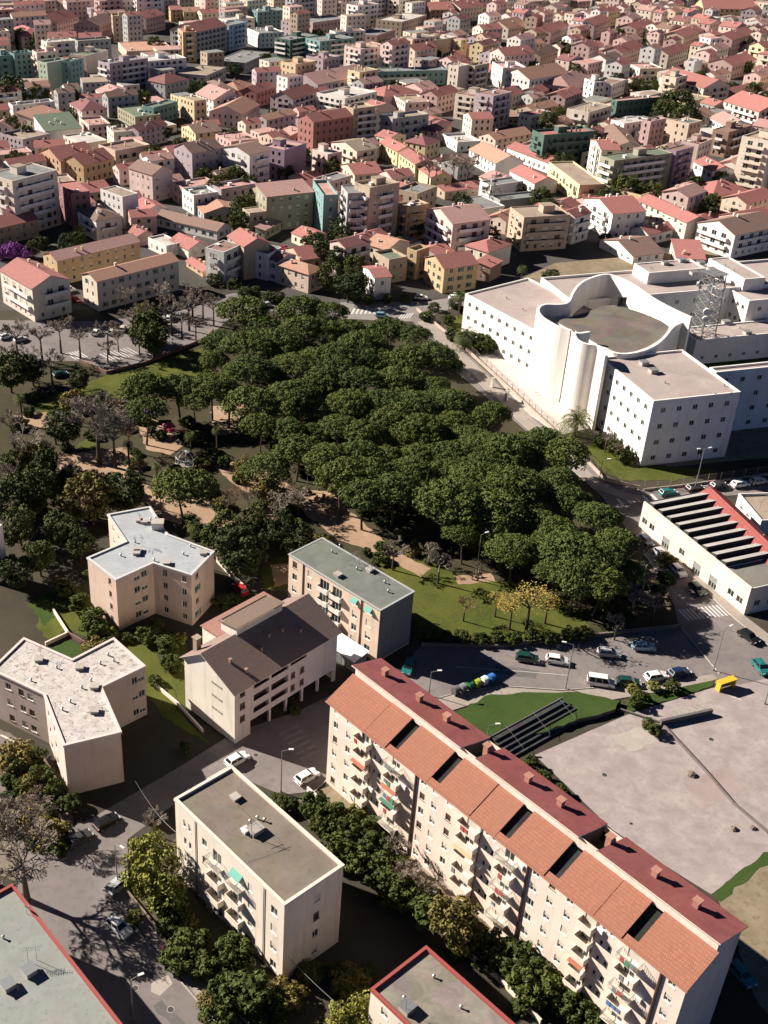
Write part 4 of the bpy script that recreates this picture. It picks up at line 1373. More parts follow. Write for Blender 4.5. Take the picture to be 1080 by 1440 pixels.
def town_house(o, ang, a, b, h, wall, roof, kind, floors, flag, rnd, detail, label=None, group='houses of the town'):
    if abs(h / max(1, floors) - 3.1) > .7: floors = max(1, round(h / 3.1))
    root = empty('town_house', o, ang, label, 'house', group)
    wm = plaster(wall, WALL[wall])
    base = .0
    # openings: front (0..a) and left (0..b)
    nF, nL = max(1, int(a / 3.3)), max(1, int(b / 3.3))
    ww = rnd.choice((.95, 1.1, 1.2))
    bF, bL = 'b' in flag, 'B' in flag or 'b' in flag
    blankF = (not bF) and rnd.random() < .25 and kind != 'gx'
    blankL = (not bL) and rnd.random() < .2 and kind == 'gx' and b < 11
    opsF = [] if blankF else grid_ops(a, nF, h, floors, ww, 1.45)
    opsL = [] if blankL else grid_ops(b, nL, h, floors, ww, 1.45)
    balc = []
    fh = h / floors
    def balcs(wd, ops, O, U):
        x0, x1 = wd * rnd.choice((.08, .15, .3)), wd * rnd.choice((.92, .85, .75))
        if x1 - x0 < 2.5: return ops
        new = [q for q in ops if q[1] < fh or q[0] < x0 - .3 or q[2] > x1 + .3]
        for f in range(1, floors):
            n = max(1, int((x1 - x0) / 3.6))
            for i in range(n):
                c = x0 + (x1 - x0) * (i + .5) / n
                new.append((c - 1.0, f * fh + .1, c + 1.0, f * fh + min(2.3, fh * .78)))
            balc.append((O, U, x0, x1, f * fh + .05))
        return new
    if bF and floors > 1: opsF = balcs(a, opsF, (0, 0, 0), (1, 0, 0))
    if bL and floors > 1: opsL = balcs(b, opsL, (0, b, 0), (0, -1, 0))
    m = MB()
    dk = 1 if not detail else None
    m.wall((0, 0, 0), (1, 0, 0), a, 0, h, opsF, .2, 0, dk); m.wall((a, 0, 0), (0, 1, 0), b, 0, h, grid_ops(b, nL, h, floors, ww, 1.4) if detail else [], .2, 0, 1)
    m.wall((a, b, 0), (-1, 0, 0), a, 0, h, [], .2); m.wall((0, b, 0), (0, -1, 0), b, 0, h, opsL, .2, 0, dk)
    rise = min(a, b) * .5 * rnd.uniform(.36, .46) if kind in ('gx', 'gy', 'hip') else (b * .16)
    if kind in ('gx', 'gy', 'sx'): gables(m, a, b, h, kind, rise)
    m.build('wall', [wm, DARK], root)
    if detail:
        sty = rnd.choice((['plain', 'half', 'plain'], ['green', 'plain'], ['brown', 'half'], ['shut', 'plain', 'half']))
        for op in opsF: window(root, (0, 0, 0), (1, 0, 0), op, rnd.choice(sty))
        for op in opsL: window(root, (0, b, 0), (0, -1, 0), op, rnd.choice(sty))
    bm = wm if rnd.random() < .5 else plaster('white', WALL['white'])
    for O, U, x0, x1, z in balc: balcony(root, O, U, x0, x1, z, 1.1, True, bm, bm.name, .95)
    rc = ROOF[roof]
    edge = wm if kind == 'flat' else TERR
    if kind == 'flat':
        dk_ = slab(roof + ' town deck', rc, .6, .3)
        r = flat_roof(root, [(0, 0), (a, 0), (a, b), (0, b)], h, dk_, wm, rnd.choice((.35, .6, .95)), .25)
        z = h + .05
        if a > 7 and b > 7 and floors > 2 and rnd.random() < .75:
            sx, sy = rnd.uniform(.2, .55) * a, rnd.uniform(.25, .55) * b
            hatch(r, sx, sy, sx + min(4.2, a * .35), sy + min(4.0, b * .35), z, 2.5, wm, slab('tan town deck', ROOF['tan']), name='stair_house')
        for i in range(rnd.randint(1, 4)):
            x, y = rnd.uniform(.1, .85) * a, rnd.uniform(.1, .85) * b
            k = rnd.random()
            if k < .4: hatch(r, x, y, x + rnd.uniform(.8, 1.8), y + rnd.uniform(.8, 1.5), z, rnd.uniform(.5, 1.1), CONC if k < .2 else WHITE, name='water_tank')
            elif detail: antenna(r, x, y, z, 2.6, k * 6)
            else: chimney(r, x, y, z + .8, .5, .6, wm)
    else:
        mats = tiles(roof, rc, 'y' if kind == 'gy' else 'x')
        r = pitched(root, a, b, h, kind, mats, edge, rise, .35)
        for i in range(rnd.randint(1, 3)):
            x, y = rnd.uniform(.2, .8) * a, rnd.uniform(.2, .8) * b
            if kind == 'gx': z = h + rise * (1 - abs(y / b - .5) * 2)
            elif kind == 'gy': z = h + rise * (1 - abs(x / a - .5) * 2)
            elif kind == 'sx': z = h + rise * y / b
            else: z = h + rise * min(1, 2 * min(x / a, 1 - x / a, y / b, 1 - y / b) * max(1, max(a, b) / min(a, b)) * .8)
            chimney(r, x, y, z + .1, .55, .75, wm)
    return root
def centre_of(o, ang, a, b):
    c, s = math.cos(ang), math.sin(ang)
    return Vector((o.x + (a * c - b * s) / 2, o.y + (a * s + b * c) / 2, 0))
def parse(line):
    p = line.split()
    L, C, Rr = (tuple(map(float, q.split(','))) for q in p[:3])
    rest = ' '.join(p[4:])
    for w in sorted(WALL, key=len, reverse=True):
        if rest.startswith(w):
            rest = rest[len(w):].replace(',', ' ').split(); break
    return L, C, Rr, float(p[3]), w, rest[0], rest[1], int(rest[2][0]), rest[2][1:]
random.seed(3)
for k, line in enumerate(TOWN.strip().splitlines()):
    L, C, Rr, by, wall, roof, kind, fl, flag = parse(line)
    o, ang, a, b, h = frame(L, C, Rr, by=by)
    b = min(b, 34.0)
    if wall == roof: pass
    rnd = random.Random(k * 7 + 1)
    st = max(1, round(h / 3.1))
    px = ((L[0] + Rr[0]) / 2, (C[1] + by) / 2)
    lab = town_base(NUM[min(st, 10)], CNAME.get(wall, wall), (roof, kind))
    det = by > 262
    HOUSES.append((town_house(o, ang, a, b, h, wall, roof, kind, st, flag, rnd, det, lab), lab, px))
    TAKEN.append((o.copy(), ang, a, b))
    ys = [L[1], C[1], Rr[1], by]
    TPX.append((min(L[0], C[0]), min(ys) - 4, max(Rr[0], C[0]), max(ys), o.y))
# ---- houses between and beyond the measured ones
def clear(o, ang, a, b, pad=.5):
    c = centre_of(o, ang, a, b); r = math.hypot(a, b) / 2
    ax = [Vector((math.cos(ang), math.sin(ang))), Vector((-math.sin(ang), math.cos(ang)))]
    for (o2, g2, a2, b2) in TAKEN:
        c2 = centre_of(o2, g2, a2, b2); r2 = math.hypot(a2, b2) / 2
        d = (c2 - c).to_2d()
        if d.length > r + r2 + pad: continue
        bx = [Vector((math.cos(g2), math.sin(g2))), Vector((-math.sin(g2), math.cos(g2)))]
        sep = False
        for n in ax + bx:
            e1 = abs(ax[0].dot(n)) * a / 2 + abs(ax[1].dot(n)) * b / 2
            e2 = abs(bx[0].dot(n)) * a2 / 2 + abs(bx[1].dot(n)) * b2 / 2
            if abs(d.dot(n)) > e1 + e2 + pad: sep = True; break
        if not sep: return False
    return True
def hides(x0, y0, x1, y1, gy):
    "share of a farther measured house that this box would cover"
    w = 0
    for (a0, b0, a1, b1, g) in TPX:
        if g < gy: continue
        ix, iy = min(x1, a1) - max(x0, a0), min(y1, b1) - max(y0, b0)
        if ix > 0 and iy > 0: w = max(w, ix * iy / max(1, (a1 - a0) * (b1 - b0)))
    return w
frnd = random.Random(11)
N_FILL, FILL = 0, []
def try_fill(px, py, n_max, in_front=True):
    global N_FILL
    g = G(px, py)
    old = py < 75 or (px > 620 and py < 110)
    a = frnd.uniform(12, 28) if (px < 600 and py < 130) else frnd.uniform(8, 16) if old else frnd.uniform(10, 22)
    b = frnd.uniform(8, 12) if old else frnd.uniform(9, 14)
    fl = frnd.choice((4, 5, 5, 6, 6)) if (px < 600 and py < 120) else frnd.choice((2, 3, 3, 4, 4)) if old or py < 150 else frnd.choice((1, 2, 2, 3))
    h = fl * 3.05 + .5
    ang = R(24 + 16 * min(1, max(0, (px - 100) / 500)) + frnd.choice((0, 0, 0, -14, 8)) + frnd.uniform(-2, 2))
    for shrink in (1, .75):
        a *= shrink; b *= shrink
        if not clear(g, ang, a, b): continue
        c = centre_of(g, ang, a, b)
        q = [P((g.x + a * math.cos(ang) * i - b * math.sin(ang) * j, g.y + a * math.sin(ang) * i + b * math.cos(ang) * j, z)) for i in (0, 1) for j in (0, 1) for z in (0, h)]
        x0, x1 = min(t[0] for t in q), max(t[0] for t in q); y0, y1 = min(t[1] for t in q), max(t[1] for t in q)
        if hides(x0, y0, x1, y1, g.y) > .2: continue
        TAKEN.append((g.copy(), ang, a, b))
        FILL.append((g, ang, a, b, h, fl, ((x0 + x1) / 2, (y0 + y1) / 2), (x1 - x0) * (y1 - y0)))
        return True
    return False
def town_pixel():
    "a random ground pixel inside the built-up area"
    while True:
        x, y = frnd.uniform(-60, 1140), frnd.uniform(-45, 400)
        if y < 60 and frnd.random() < .2: y = frnd.uniform(-45, 20)
        lim = 330 if x < 120 else 350 if x < 420 else 395 if x < 700 else 345 + (x - 700) * .04
        if y < lim: return x, y
for _ in range(8500):
    try_fill(*town_pixel(), 0)
FILL.sort(key=lambda t: -t[7])
n_things = max(0, 296 - len(TPX))
wpick = ['cream', 'white', 'pink', 'peach', 'white', 'cream', 'rose', 'tan', 'cream', 'white', 'mauve', 'yellow', 'pink', 'grey', 'grey']
rpick = ['red', 'red', 'pink', 'orange', 'red', 'brown', 'tan', 'maroon', 'pink', 'grey']
far_mb, far_mats, far_ix = MB(), [], {}
def far_m(mat):
    if mat.name not in far_ix:
        far_ix[mat.name] = len(far_mats); far_mats.append(mat)
    return far_ix[mat.name]
for i, (g, ang, a, b, h, fl, px, area) in enumerate(FILL):
    rnd = random.Random(i + 500)
    wall, roof = rnd.choice(wpick), rnd.choice(rpick)
    kind = rnd.choice(('flat', 'flat', 'flat', 'gx', 'gx', 'flat')) if px[0] < 620 and px[1] < 130 else rnd.choice(('gx', 'gy', 'gx', 'hip', 'flat', 'flat')) if px[1] > 90 else rnd.choice(('gx', 'gy', 'gx', 'hip', 'gx', 'flat'))
    if kind != 'flat' and roof in ('tan', 'grey'): roof = 'red'
    if kind == 'flat' and roof in ('red', 'orange', 'maroon'): roof = rnd.choice(('tan', 'white', 'grey', 'pink'))
    if i < n_things:
        lab = town_base(NUM[min(fl, 10)], CNAME.get(wall, wall), (roof, kind))
        HOUSES.append((town_house(g, ang, a, b, h, wall, roof, kind, fl, 'b' if (fl > 2 and rnd.random() < .55) else '', rnd, False, lab), lab, px))
    else:               # the rest of the old town, far off, is one mass
        m = MB()
        m.wall((0, 0, 0), (1, 0, 0), a, 0, h, grid_ops(a, max(1, int(a / 3.2)), h, fl), .2, 0, 1)
        m.wall((a, 0, 0), (0, 1, 0), b, 0, h, []); m.wall((a, b, 0), (-1, 0, 0), a, 0, h, [])
        m.wall((0, b, 0), (0, -1, 0), b, 0, h, grid_ops(b, max(1, int(b / 3.2)), h, fl), .2, 0, 1)
        rise = min(a, b) * .2
        if kind in ('hip', 'sx'): kind = 'gx'
        rm = far_m(tiles(roof, ROOF[roof]) if kind != 'flat' else slab(roof + ' town deck', ROOF[roof], .6, .3))
        if kind == 'flat': m.face([(0, 0, h), (a, 0, h), (a, b, h), (0, b, h)], 2)
        else:
            gables(m, a, b, h, kind, rise)
            s = [[(-.3, -.3, h - .1), (a + .3, -.3, h - .1), (a + .3, b / 2, h + rise + .1), (-.3, b / 2, h + rise + .1)], [(-.3, b / 2, h + rise + .1), (a + .3, b / 2, h + rise + .1), (a + .3, b + .3, h - .1), (-.3, b + .3, h - .1)]] if kind == 'gx' else \
                [[(-.3, -.3, h - .1), (a / 2, -.3, h + rise + .1), (a / 2, b + .3, h + rise + .1), (-.3, b + .3, h - .1)], [(a / 2, -.3, h + rise + .1), (a + .3, -.3, h - .1), (a + .3, b + .3, h - .1), (a / 2, b + .3, h + rise + .1)]]
            for f in s: m.face(f, 2)
            m.box(a * .3, b * .4, h, a * .3 + .6, b * .4 + .6, h + rise + .9, 0)
        c, s_ = math.cos(ang), math.sin(ang)
        k = len(far_mb.v)
        far_mb.v.extend([(g.x + v[0] * c - v[1] * s_, g.y + v[0] * s_ + v[1] * c, v[2]) for v in m.v])
        far_mb.f.extend([tuple(k + t for t in f) for f in m.f])
        ix = (far_m(plaster(wall, WALL[wall])), far_m(DARK), rm)
        far_mb.m.extend([ix[t] for t in m.m])
if far_mb.f:
    tag(far_mb.build('distant_rooftops', far_mats), 'mass of small tile-roofed houses packed together at the far top of the town', 'rooftops', kind='stuff')
say_which(HOUSES, LANDMARK)
print('town', len(TPX), 'fill', len(FILL), 'things', n_things)
# ------------------------------------------------------------------ ground, roads, pavements, markings
EARTH = ground('bare earth', (0.036, 0.031, 0.024), (0.078, 0.066, 0.050), .07, (0.034, 0.045, 0.018))  # earth darkened to stand in for longer building shade over the yards
ASPH = ground('worn asphalt', (0.155, 0.134, 0.128), (0.235, 0.205, 0.195), .09, (0.12, 0.105, 0.10), .7, .15)
PAVE = ground('pavement slabs', (0.26, 0.22, 0.19), (0.36, 0.31, 0.27), .3, (0.20, 0.17, 0.15), 1.2, .15)
GRASS = ground('lawn', (0.040, 0.058, 0.013), (0.105, 0.112, 0.022), .14, (0.135, 0.115, 0.03), 1.6, .5)
GREEN = ground('watered lawn', (0.030, 0.055, 0.014), (0.05, 0.085, 0.02), .2, (0.07, 0.085, 0.025), 2.0, .5)
SAND = ground('sandy path', (0.27, 0.175, 0.115), (0.40, 0.275, 0.185), .12, (0.22, 0.15, 0.10), .9)
DRY = ground('dry ground', (0.17, 0.13, 0.085), (0.28, 0.225, 0.155), .18, (0.09, 0.085, 0.035), .8)
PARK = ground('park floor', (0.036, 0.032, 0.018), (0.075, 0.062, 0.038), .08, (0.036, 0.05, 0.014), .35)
PLAZA = ground('stained concrete court', (0.235, 0.195, 0.19), (0.40, 0.34, 0.325), .3, (0.25, 0.205, 0.195), 1.1, .2)
APRON = ground('pale paving', (0.46, 0.415, 0.375), (0.56, 0.51, 0.465), .15, (0.40, 0.36, 0.33), .8, .1)
def sheet(name, px, z, mat, kerb=False, zt=None):
    w = [G(x, y, z if kerb else 0) for x, y in px]
    ar = sum(w[i].x * w[(i + 1) % len(w)].y - w[(i + 1) % len(w)].x * w[i].y for i in range(len(w)))
    if ar < 0: w = w[::-1]
    if name in ('lawn', 'path', 'garden_ground', 'court_patch', 'dry_yard', 'park_ground', 'road_patch'):     # ragged natural edge
        er = random.Random(len(px) + int(px[0][0])); r = []
        for i in range(len(w)):
            p, q = w[i], w[(i + 1) % len(w)]; n = max(1, min(60, int((q - p).length / 1.1))); s = Vector((-(q - p).y, (q - p).x, 0)).normalized()
            r += [p + (q - p) * (k / n) + s * er.uniform(-.3, .3) for k in range(n)]
        w = r
    m = MB()
    if kerb: m.prism([(p.x, p.y) for p in w], 0, z, 1 if z > .5 else 0, 0)
    else: m.cap([(p.x, p.y) for p in w], z, 0)
    return tag(m.build(name, [mat, plaster('retaining wall', (.13, .11, .10))]), kind='structure')
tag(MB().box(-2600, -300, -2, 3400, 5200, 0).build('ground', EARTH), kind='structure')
town_g = ground('town streets', (0.055, 0.05, 0.047), (0.10, 0.09, 0.083), .03, (0.05, 0.055, 0.03), .12)
sheet('town_streets', [(-260, 440), (150, 435), (300, 400), (480, 432), (640, 432), (700, 400), (1250, 350), (1250, -60), (-260, -60)], .012, town_g)
sheet('park_ground', [(-200, 505), (110, 505), (150, 527), (290, 478), (335, 436), (480, 448), (562, 452), (640, 522), (740, 606), (845, 697), (900, 768), (948, 850), (955, 885), (860, 890), (700, 908), (590, 905), (470, 800), (300, 765), (190, 715), (-200, 730)], .016, PARK)
sheet('parking_road', [(-200, 448), (150, 452), (240, 432), (330, 412), (480, 428), (482, 447), (340, 434), (290, 476), (200, 512), (150, 525), (112, 508), (-200, 502)], .02, ASPH)
sheet('junction_road', [(478, 425), (600, 424), (700, 408), (720, 416), (640, 432), (618, 440), (580, 452), (562, 452), (478, 448)], .024, ground('pale asphalt', (0.20, 0.18, 0.168), (0.28, 0.25, 0.235), .1))
sheet('park_road', [(572, 442), (596, 440), (716, 552), (838, 664), (905, 690), (1120, 668), (1120, 690), (930, 704), (965, 775), (1040, 860), (1120, 935), (1120, 1010), (1010, 965), (955, 885), (948, 850), (900, 768), (845, 697), (740, 606), (640, 522)], .028, ASPH)
sheet('bend_road', [(598, 905), (700, 908), (860, 890), (956, 880), (1012, 905), (1050, 960), (1000, 962), (860, 976), (700, 974), (640, 975), (606, 985), (560, 950), (585, 915)], .032, ASPH)
sheet('side_road', [(30, 1195), (130, 1150), (250, 1080), (330, 1030), (420, 1000), (500, 960), (560, 950), (606, 985), (480, 1080), (440, 1113), (395, 1118), (320, 1085), (240, 1135), (180, 1180), (180, 1260), (222, 1332), (340, 1475), (-20, 1475), (20, 1300)], .036, ASPH)
sheet('pavement', [(170, 1268), (186, 1262), (242, 1330), (308, 1400), (372, 1475), (338, 1475), (270, 1392), (212, 1326)], .13, PAVE, True)
sheet('pavement', [(607, 986), (640, 976), (705, 966), (790, 972), (870, 966), (958, 955), (1003, 948), (1010, 955), (930, 972), (860, 984), (700, 978), (645, 996), (622, 1003)], .13, PAVE, True)
sheet('pavement', [(590, 452), (602, 448), (720, 560), (842, 676), (870, 690), (905, 698), (895, 706), (836, 686), (700, 562)], .14, PAVE, True)
sheet('pavement', [(903, 746), (911, 742), (1050, 868), (1100, 906), (1096, 916), (1036, 870)], .13, PAVE, True)
sheet('forecourt', [(664, 462), (700, 462), (770, 520), (838, 600), (786, 612), (742, 582), (690, 524), (655, 478)], .04, APRON)
sheet('court_ground', [(604, 440), (650, 428), (664, 462), (655, 478), (690, 524), (742, 582), (786, 612), (838, 600), (905, 660), (1120, 640), (1120, 470), (1000, 350), (780, 370), (700, 408), (640, 432)], .02, DRY)
sheet('lawn', [(818, 628), (868, 618), (898, 652), (1010, 662), (950, 676), (880, 676), (848, 664)], .05, GRASS)
sheet('lawn', [(616, 452), (660, 440), (676, 470), (655, 478)], .05, GRASS)
sheet('lawn', [(900, 500), (1000, 482), (1120, 500), (1120, 522), (900, 522)], .05, GREEN)
sheet('lawn', [(520, 782), (604, 790), (650, 812), (740, 822), (800, 846), (838, 890), (700, 902), (596, 896), (560, 830)], .05, GRASS)
sheet('lawn', [(150, 528), (290, 488), (312, 500), (290, 532), (170, 560), (60, 590), (50, 566)], .05, GRASS)
sheet('lawn', [(80, 812), (128, 838), (140, 880), (215, 906), (262, 1010), (300, 1050), (232, 1010), (150, 910), (95, 884), (70, 905), (52, 880)], .05, GRASS)
sheet('path', [(70, 642), (180, 628), (206, 655), (192, 678), (300, 704), (334, 735), (300, 746), (232, 732), (198, 702), (162, 668), (90, 666)], .06, SAND)
sheet('path', [(428, 690), (466, 692), (502, 728), (560, 778), (606, 800), (592, 812), (524, 776), (476, 760), (428, 722)], .06, SAND)
sheet('path', [(296, 572), (344, 566), (342, 610), (300, 612)], .06, SAND)
sheet('path', [(20, 584), (66, 580), (70, 602), (24, 602)], .06, SAND)
sheet('path', [(380, 795), (412, 792), (418, 818), (386, 826)], .06, SAND)
sheet('path', [(540, 628), (592, 626), (592, 652), (540, 650)], .06, SAND)
sheet('path', [(640, 810), (690, 806), (695, 818), (644, 822)], .06, SAND)
sheet('sports_court', [(752, 1062), (880, 1006), (936, 988), (1000, 968), (1046, 962), (1120, 944), (1120, 1168), (1000, 1258), (930, 1214), (860, 1166)], .044, PLAZA)
sheet('dry_yard', [(1006, 1262), (1120, 1176), (1120, 1480), (1060, 1400), (1040, 1330)], .03, DRY)
sheet('lawn', [(1000, 1258), (1060, 1210), (1120, 1172), (1120, 1190), (1062, 1226), (1012, 1268)], .055, GREEN)
sheet('garden_ground', [(440, 1113), (470, 1102), (700, 1262), (1000, 1480), (860, 1480), (640, 1330), (420, 1125)], .03, DRY)
sheet('lawn', [(690, 976), (800, 972), (874, 985), (864, 996), (742, 1036), (690, 1046), (640, 1002)], .9, GREEN, True)
sheet('lawn', [(880, 985), (960, 965), (1004, 955), (1004, 964), (940, 984), (884, 1002)], .12, GREEN, True)
PAINT = ground('road paint', (0.50, 0.48, 0.45), (0.62, 0.60, 0.57), .8, (0.34, 0.32, 0.30), 3.0, .05)
def zebra(a, b, d, n, z=.046, duty=.5, mat=None):
    p, q, e = G(*a), G(*b), G(a[0] + d[0], a[1] + d[1]) - G(*a)
    m = MB()
    for i in range(n):
        s, t = p + (q - p) * (i / n), p + (q - p) * ((i + duty) / n)
        f = [s, t, t + e, s + e]
        if (f[1] - f[0]).cross(f[3] - f[0]).z < 0: f = f[::-1]
        m.face([(v.x, v.y, z) for v in f])
    return tag(m.build('crosswalk', mat or PAINT), kind='structure')
zebra((953, 858), (1016, 850), (15, 15), 12)
zebra((497, 434), (540, 433), (-4, 8), 7)
zebra((565, 442), (584, 440), (-6, 7), 5)
zebra((92, 497), (112, 493), (14, 9), 5)
zebra((140, 498), (182, 488), (18, 10), 9, duty=.3)
zebra((392, 1032), (428, 1074), (26, -12), 6, duty=.3, mat=ground('shade-toned paint', (.16, .145, .135), (.3, .28, .26), .9))  # stripe colour darkened to carry the shade lying over this gap
zebra((866, 702), (925, 694), (8, 8), 5, duty=.35)
zebra((1020, 975), (1060, 990), (4, 3), 1, .05)
def line(px, w=.15, z=.048):
    m = MB()
    for a, b in zip(px, px[1:]):
        p, q = G(*a), G(*b); d = (q - p).normalized(); n = Vector((-d.y, d.x, 0)) * w / 2
        m.face([(v.x, v.y, z) for v in (p - n, q - n, q + n, p + n)])
    return tag(m.build('road_marking', PAINT), kind='structure')
line([(262, 1112), (318, 1080), (330, 1072)]); line([(640, 938), (730, 944), (800, 950)], .12); line([(900, 772), (950, 835)], .12); line([(870, 690), (980, 684), (1080, 676)], .12)
# light joints across the big court

sheet('garden_ground', [(-60, 1000), (20, 1035), (70, 1078), (112, 1178), (40, 1245), (-60, 1210)], .03, ground('stony garden', (0.13, 0.105, 0.085), (0.24, 0.2, 0.165), .3, (0.09, 0.075, 0.05), 1.2))
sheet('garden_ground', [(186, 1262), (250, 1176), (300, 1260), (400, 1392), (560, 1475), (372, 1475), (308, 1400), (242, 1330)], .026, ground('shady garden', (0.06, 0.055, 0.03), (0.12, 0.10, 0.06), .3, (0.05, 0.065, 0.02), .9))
sheet('lawn', [(232, 900), (262, 905), (270, 960), (262, 1000), (236, 960)], .052, GRASS)
sheet('lawn', [(388, 785), (410, 782), (420, 800), (400, 830), (372, 830), (366, 800)], .052, GRASS)
sheet('lawn', [(40, 850), (80, 822), (100, 850), (62, 880)], .052, GREEN)
sheet('lawn', [(60, 915), (100, 900), (130, 918), (100, 928)], .052, GREEN)
sheet('lawn', [(105, 628), (128, 612), (140, 622), (120, 634)], .052, GRASS)
sheet('path', [(300, 655), (352, 645), (372, 660), (420, 690), (400, 704), (340, 690)], .058, SAND)
sheet('path', [(190, 590), (210, 585), (262, 625), (240, 640), (205, 632)], .054, SAND)
sheet('path', [(345, 715), (372, 712), (400, 730), (372, 742)], .054, SAND)
sheet('road_patch', [(214, 1384), (236, 1371), (240, 1384), (224, 1400), (212, 1396)], .042, ground('pale patch', (0.34, 0.29, 0.25), (0.42, 0.37, 0.32), .6))
sheet('road_patch', [(226, 1404), (262, 1438), (248, 1452), (214, 1416)], .042, ground('grey patch', (0.11, 0.105, 0.1), (0.15, 0.14, 0.135), .6))
sheet('road_patch', [(700, 935), (760, 945), (752, 955), (694, 946)], .042, ground('grey patch', (0.11, 0.105, 0.1), (0.15, 0.14, 0.135), .6))
sheet('court_patch', [(862, 1035), (900, 1022), (925, 1044), (884, 1058)], .05, ground('pale court repair', (0.33, 0.29, 0.25), (0.42, 0.37, 0.33), .4))
sheet('court_patch', [(942, 1002), (985, 990), (1000, 1000), (955, 1014)], .05, ground('rubbly court', (0.20, 0.18, 0.16), (0.42, 0.38, 0.34), 1.4, (0.1, 0.09, 0.07), 3.0))
sheet('court_patch', [(960, 1100), (1020, 1078), (1050, 1110), (985, 1140)], .05, ground('rosy court repair', (0.26, 0.2, 0.19), (0.37, 0.3, 0.285), .2))

KERB = slab('kerb stone', (0.42, 0.38, 0.34), .4, .6)
def kerb(px, w=.16, h=.15):
    m = MB()
    for a, b in zip(px, px[1:]):
        p, q = G(*a), G(*b); d = (q - p); n = Vector((-d.y, d.x, 0)).normalized() * w
        k = max(1, int(d.length / 1.0))
        for i in range(k): m.obox(p + d * (i / k) - n / 2, d * (.97 / k), n, (0, 0, h))
    return tag(m.build('kerb', KERB), kind='structure')
kerb([(164, 1268), (206, 1326), (264, 1392), (334, 1475)]); kerb([(604, 986), (640, 975), (705, 965), (790, 971), (870, 965), (958, 954)]); kerb([(958, 884), (1012, 948)])
kerb([(588, 453), (698, 563), (834, 687), (894, 707)]); kerb([(902, 748), (1035, 872), (1094, 918)]); kerb([(598, 904), (700, 907), (860, 889), (955, 879)]); kerb([(440, 1115), (476, 1082), (500, 1060)])
kerb([(112, 507), (148, 524), (200, 511), (290, 475)])
def manhole(x, y):
    g = G(x, y); m = MB().tube((g.x, g.y, .03), (g.x, g.y, .062), .42, None, 18).tube((g.x, g.y, .03), (g.x, g.y, .058), .5, None, 18, 1)
    return tag(m.build('manhole_cover', [plain('cast iron', (.06, .055, .055), .6), KERB]), kind='structure')
for q in ((130, 1330), (190, 1390), (270, 1110), (360, 1062), (690, 925), (800, 940), (900, 935), (980, 860), (930, 740), (760, 600), (620, 470), (160, 490), (230, 455), (240, 1420), (850, 1090), (1000, 1040)): manhole(*q)
# ------------------------------------------------------------------ trees and shrubs
def leaf(m, c, nrm, s, rnd):
    n = (nrm + Vector((rnd.gauss(0, .45), rnd.gauss(0, .45), rnd.gauss(0, .45)))).normalized()
    a = n.orthogonal().normalized(); b = n.cross(a)
    t = rnd.uniform(0, 6.283)
    u, v = a * math.cos(t) + b * math.sin(t), b * math.cos(t) - a * math.sin(t)
    l, w = s * rnd.uniform(.7, 1.3), s * rnd.uniform(.4, .8)
    k = len(m.v)
    m.v += [tuple(c - u * l), tuple(c + v * w), tuple(c + u * l), tuple(c - v * w)]
    m.f.append((k, k + 1, k + 2, k + 3)); m.m.append(0)
def clump(m, c, r, n, s, rnd, flat=1.0, up=-.35):
    for _ in range(n):
        while True:
            d = Vector((rnd.gauss(0, 1), rnd.gauss(0, 1), rnd.gauss(0, 1)))
            if d.length > .01:
                d.normalize()
                if d.z > up: break
        q = c + Vector((d.x * r, d.y * r, d.z * r * flat)) * rnd.uniform(.82, 1.06)
        leaf(m, q, d, s, rnd)
def crown_pine(seed):
    rnd = random.Random(seed); m = MB()
    R0, H = 5.4, 2.3
    ex = [(rnd.uniform(.75, 1.1)) for _ in range(8)]
    pts = []
    tries = 0
    while len(pts) < 74 and tries < 4000:
        tries += 1
        t, q = rnd.uniform(0, 6.283), math.sqrt(rnd.random())
        k = t / 6.283 * 8; i = int(k) % 8; e = ex[i] * (1 - k % 1) + ex[(i + 1) % 8] * (k % 1)
        p = Vector((math.cos(t) * q * R0 * e, math.sin(t) * q * R0 * e, H * (1 - q ** 2.4) + rnd.uniform(-.35, .35)))
        if all((p - o).length > .85 for o in pts): pts.append(p)
    for p in pts: clump(m, p, rnd.uniform(.7, 1.2), 88, .2, rnd, .8, -.15)
    for p in pts[::2]: clump(m, p * .9 - Vector((0, 0, .8)), 1.0, 16, .34, rnd, .5, -1)
    return m.mesh('crown', leafy('stone pine', (0.080, 0.108, 0.030)))
def crown_round(seed, mat, R0=3.0, sq=1.0, nc=62, s=.24, loose=.0):
    rnd = random.Random(seed); m = MB()
    lob = [(Vector((rnd.gauss(0, 1), rnd.gauss(0, 1), rnd.gauss(0, .6))).normalized(), rnd.uniform(.15, .35)) for _ in range(6)]
    pts = []
    for _ in range(3000):
        if len(pts) >= nc: break
        d = Vector((rnd.gauss(0, 1), rnd.gauss(0, 1), rnd.gauss(0, 1))).normalized()
        k = .78 + sum(w * max(0, d.dot(l)) ** 3 for l, w in lob)
        p = Vector((d.x, d.y, d.z * sq)) * R0 * k * rnd.uniform(.75 - loose, 1)
        if all((p - o).length > R0 * .22 for o in pts): pts.append(p)
    for p in pts: clump(m, p, R0 * rnd.uniform(.18, .3), int(54 - 20 * loose), s, rnd, .9, -.6)
    return m.mesh('crown', mat)
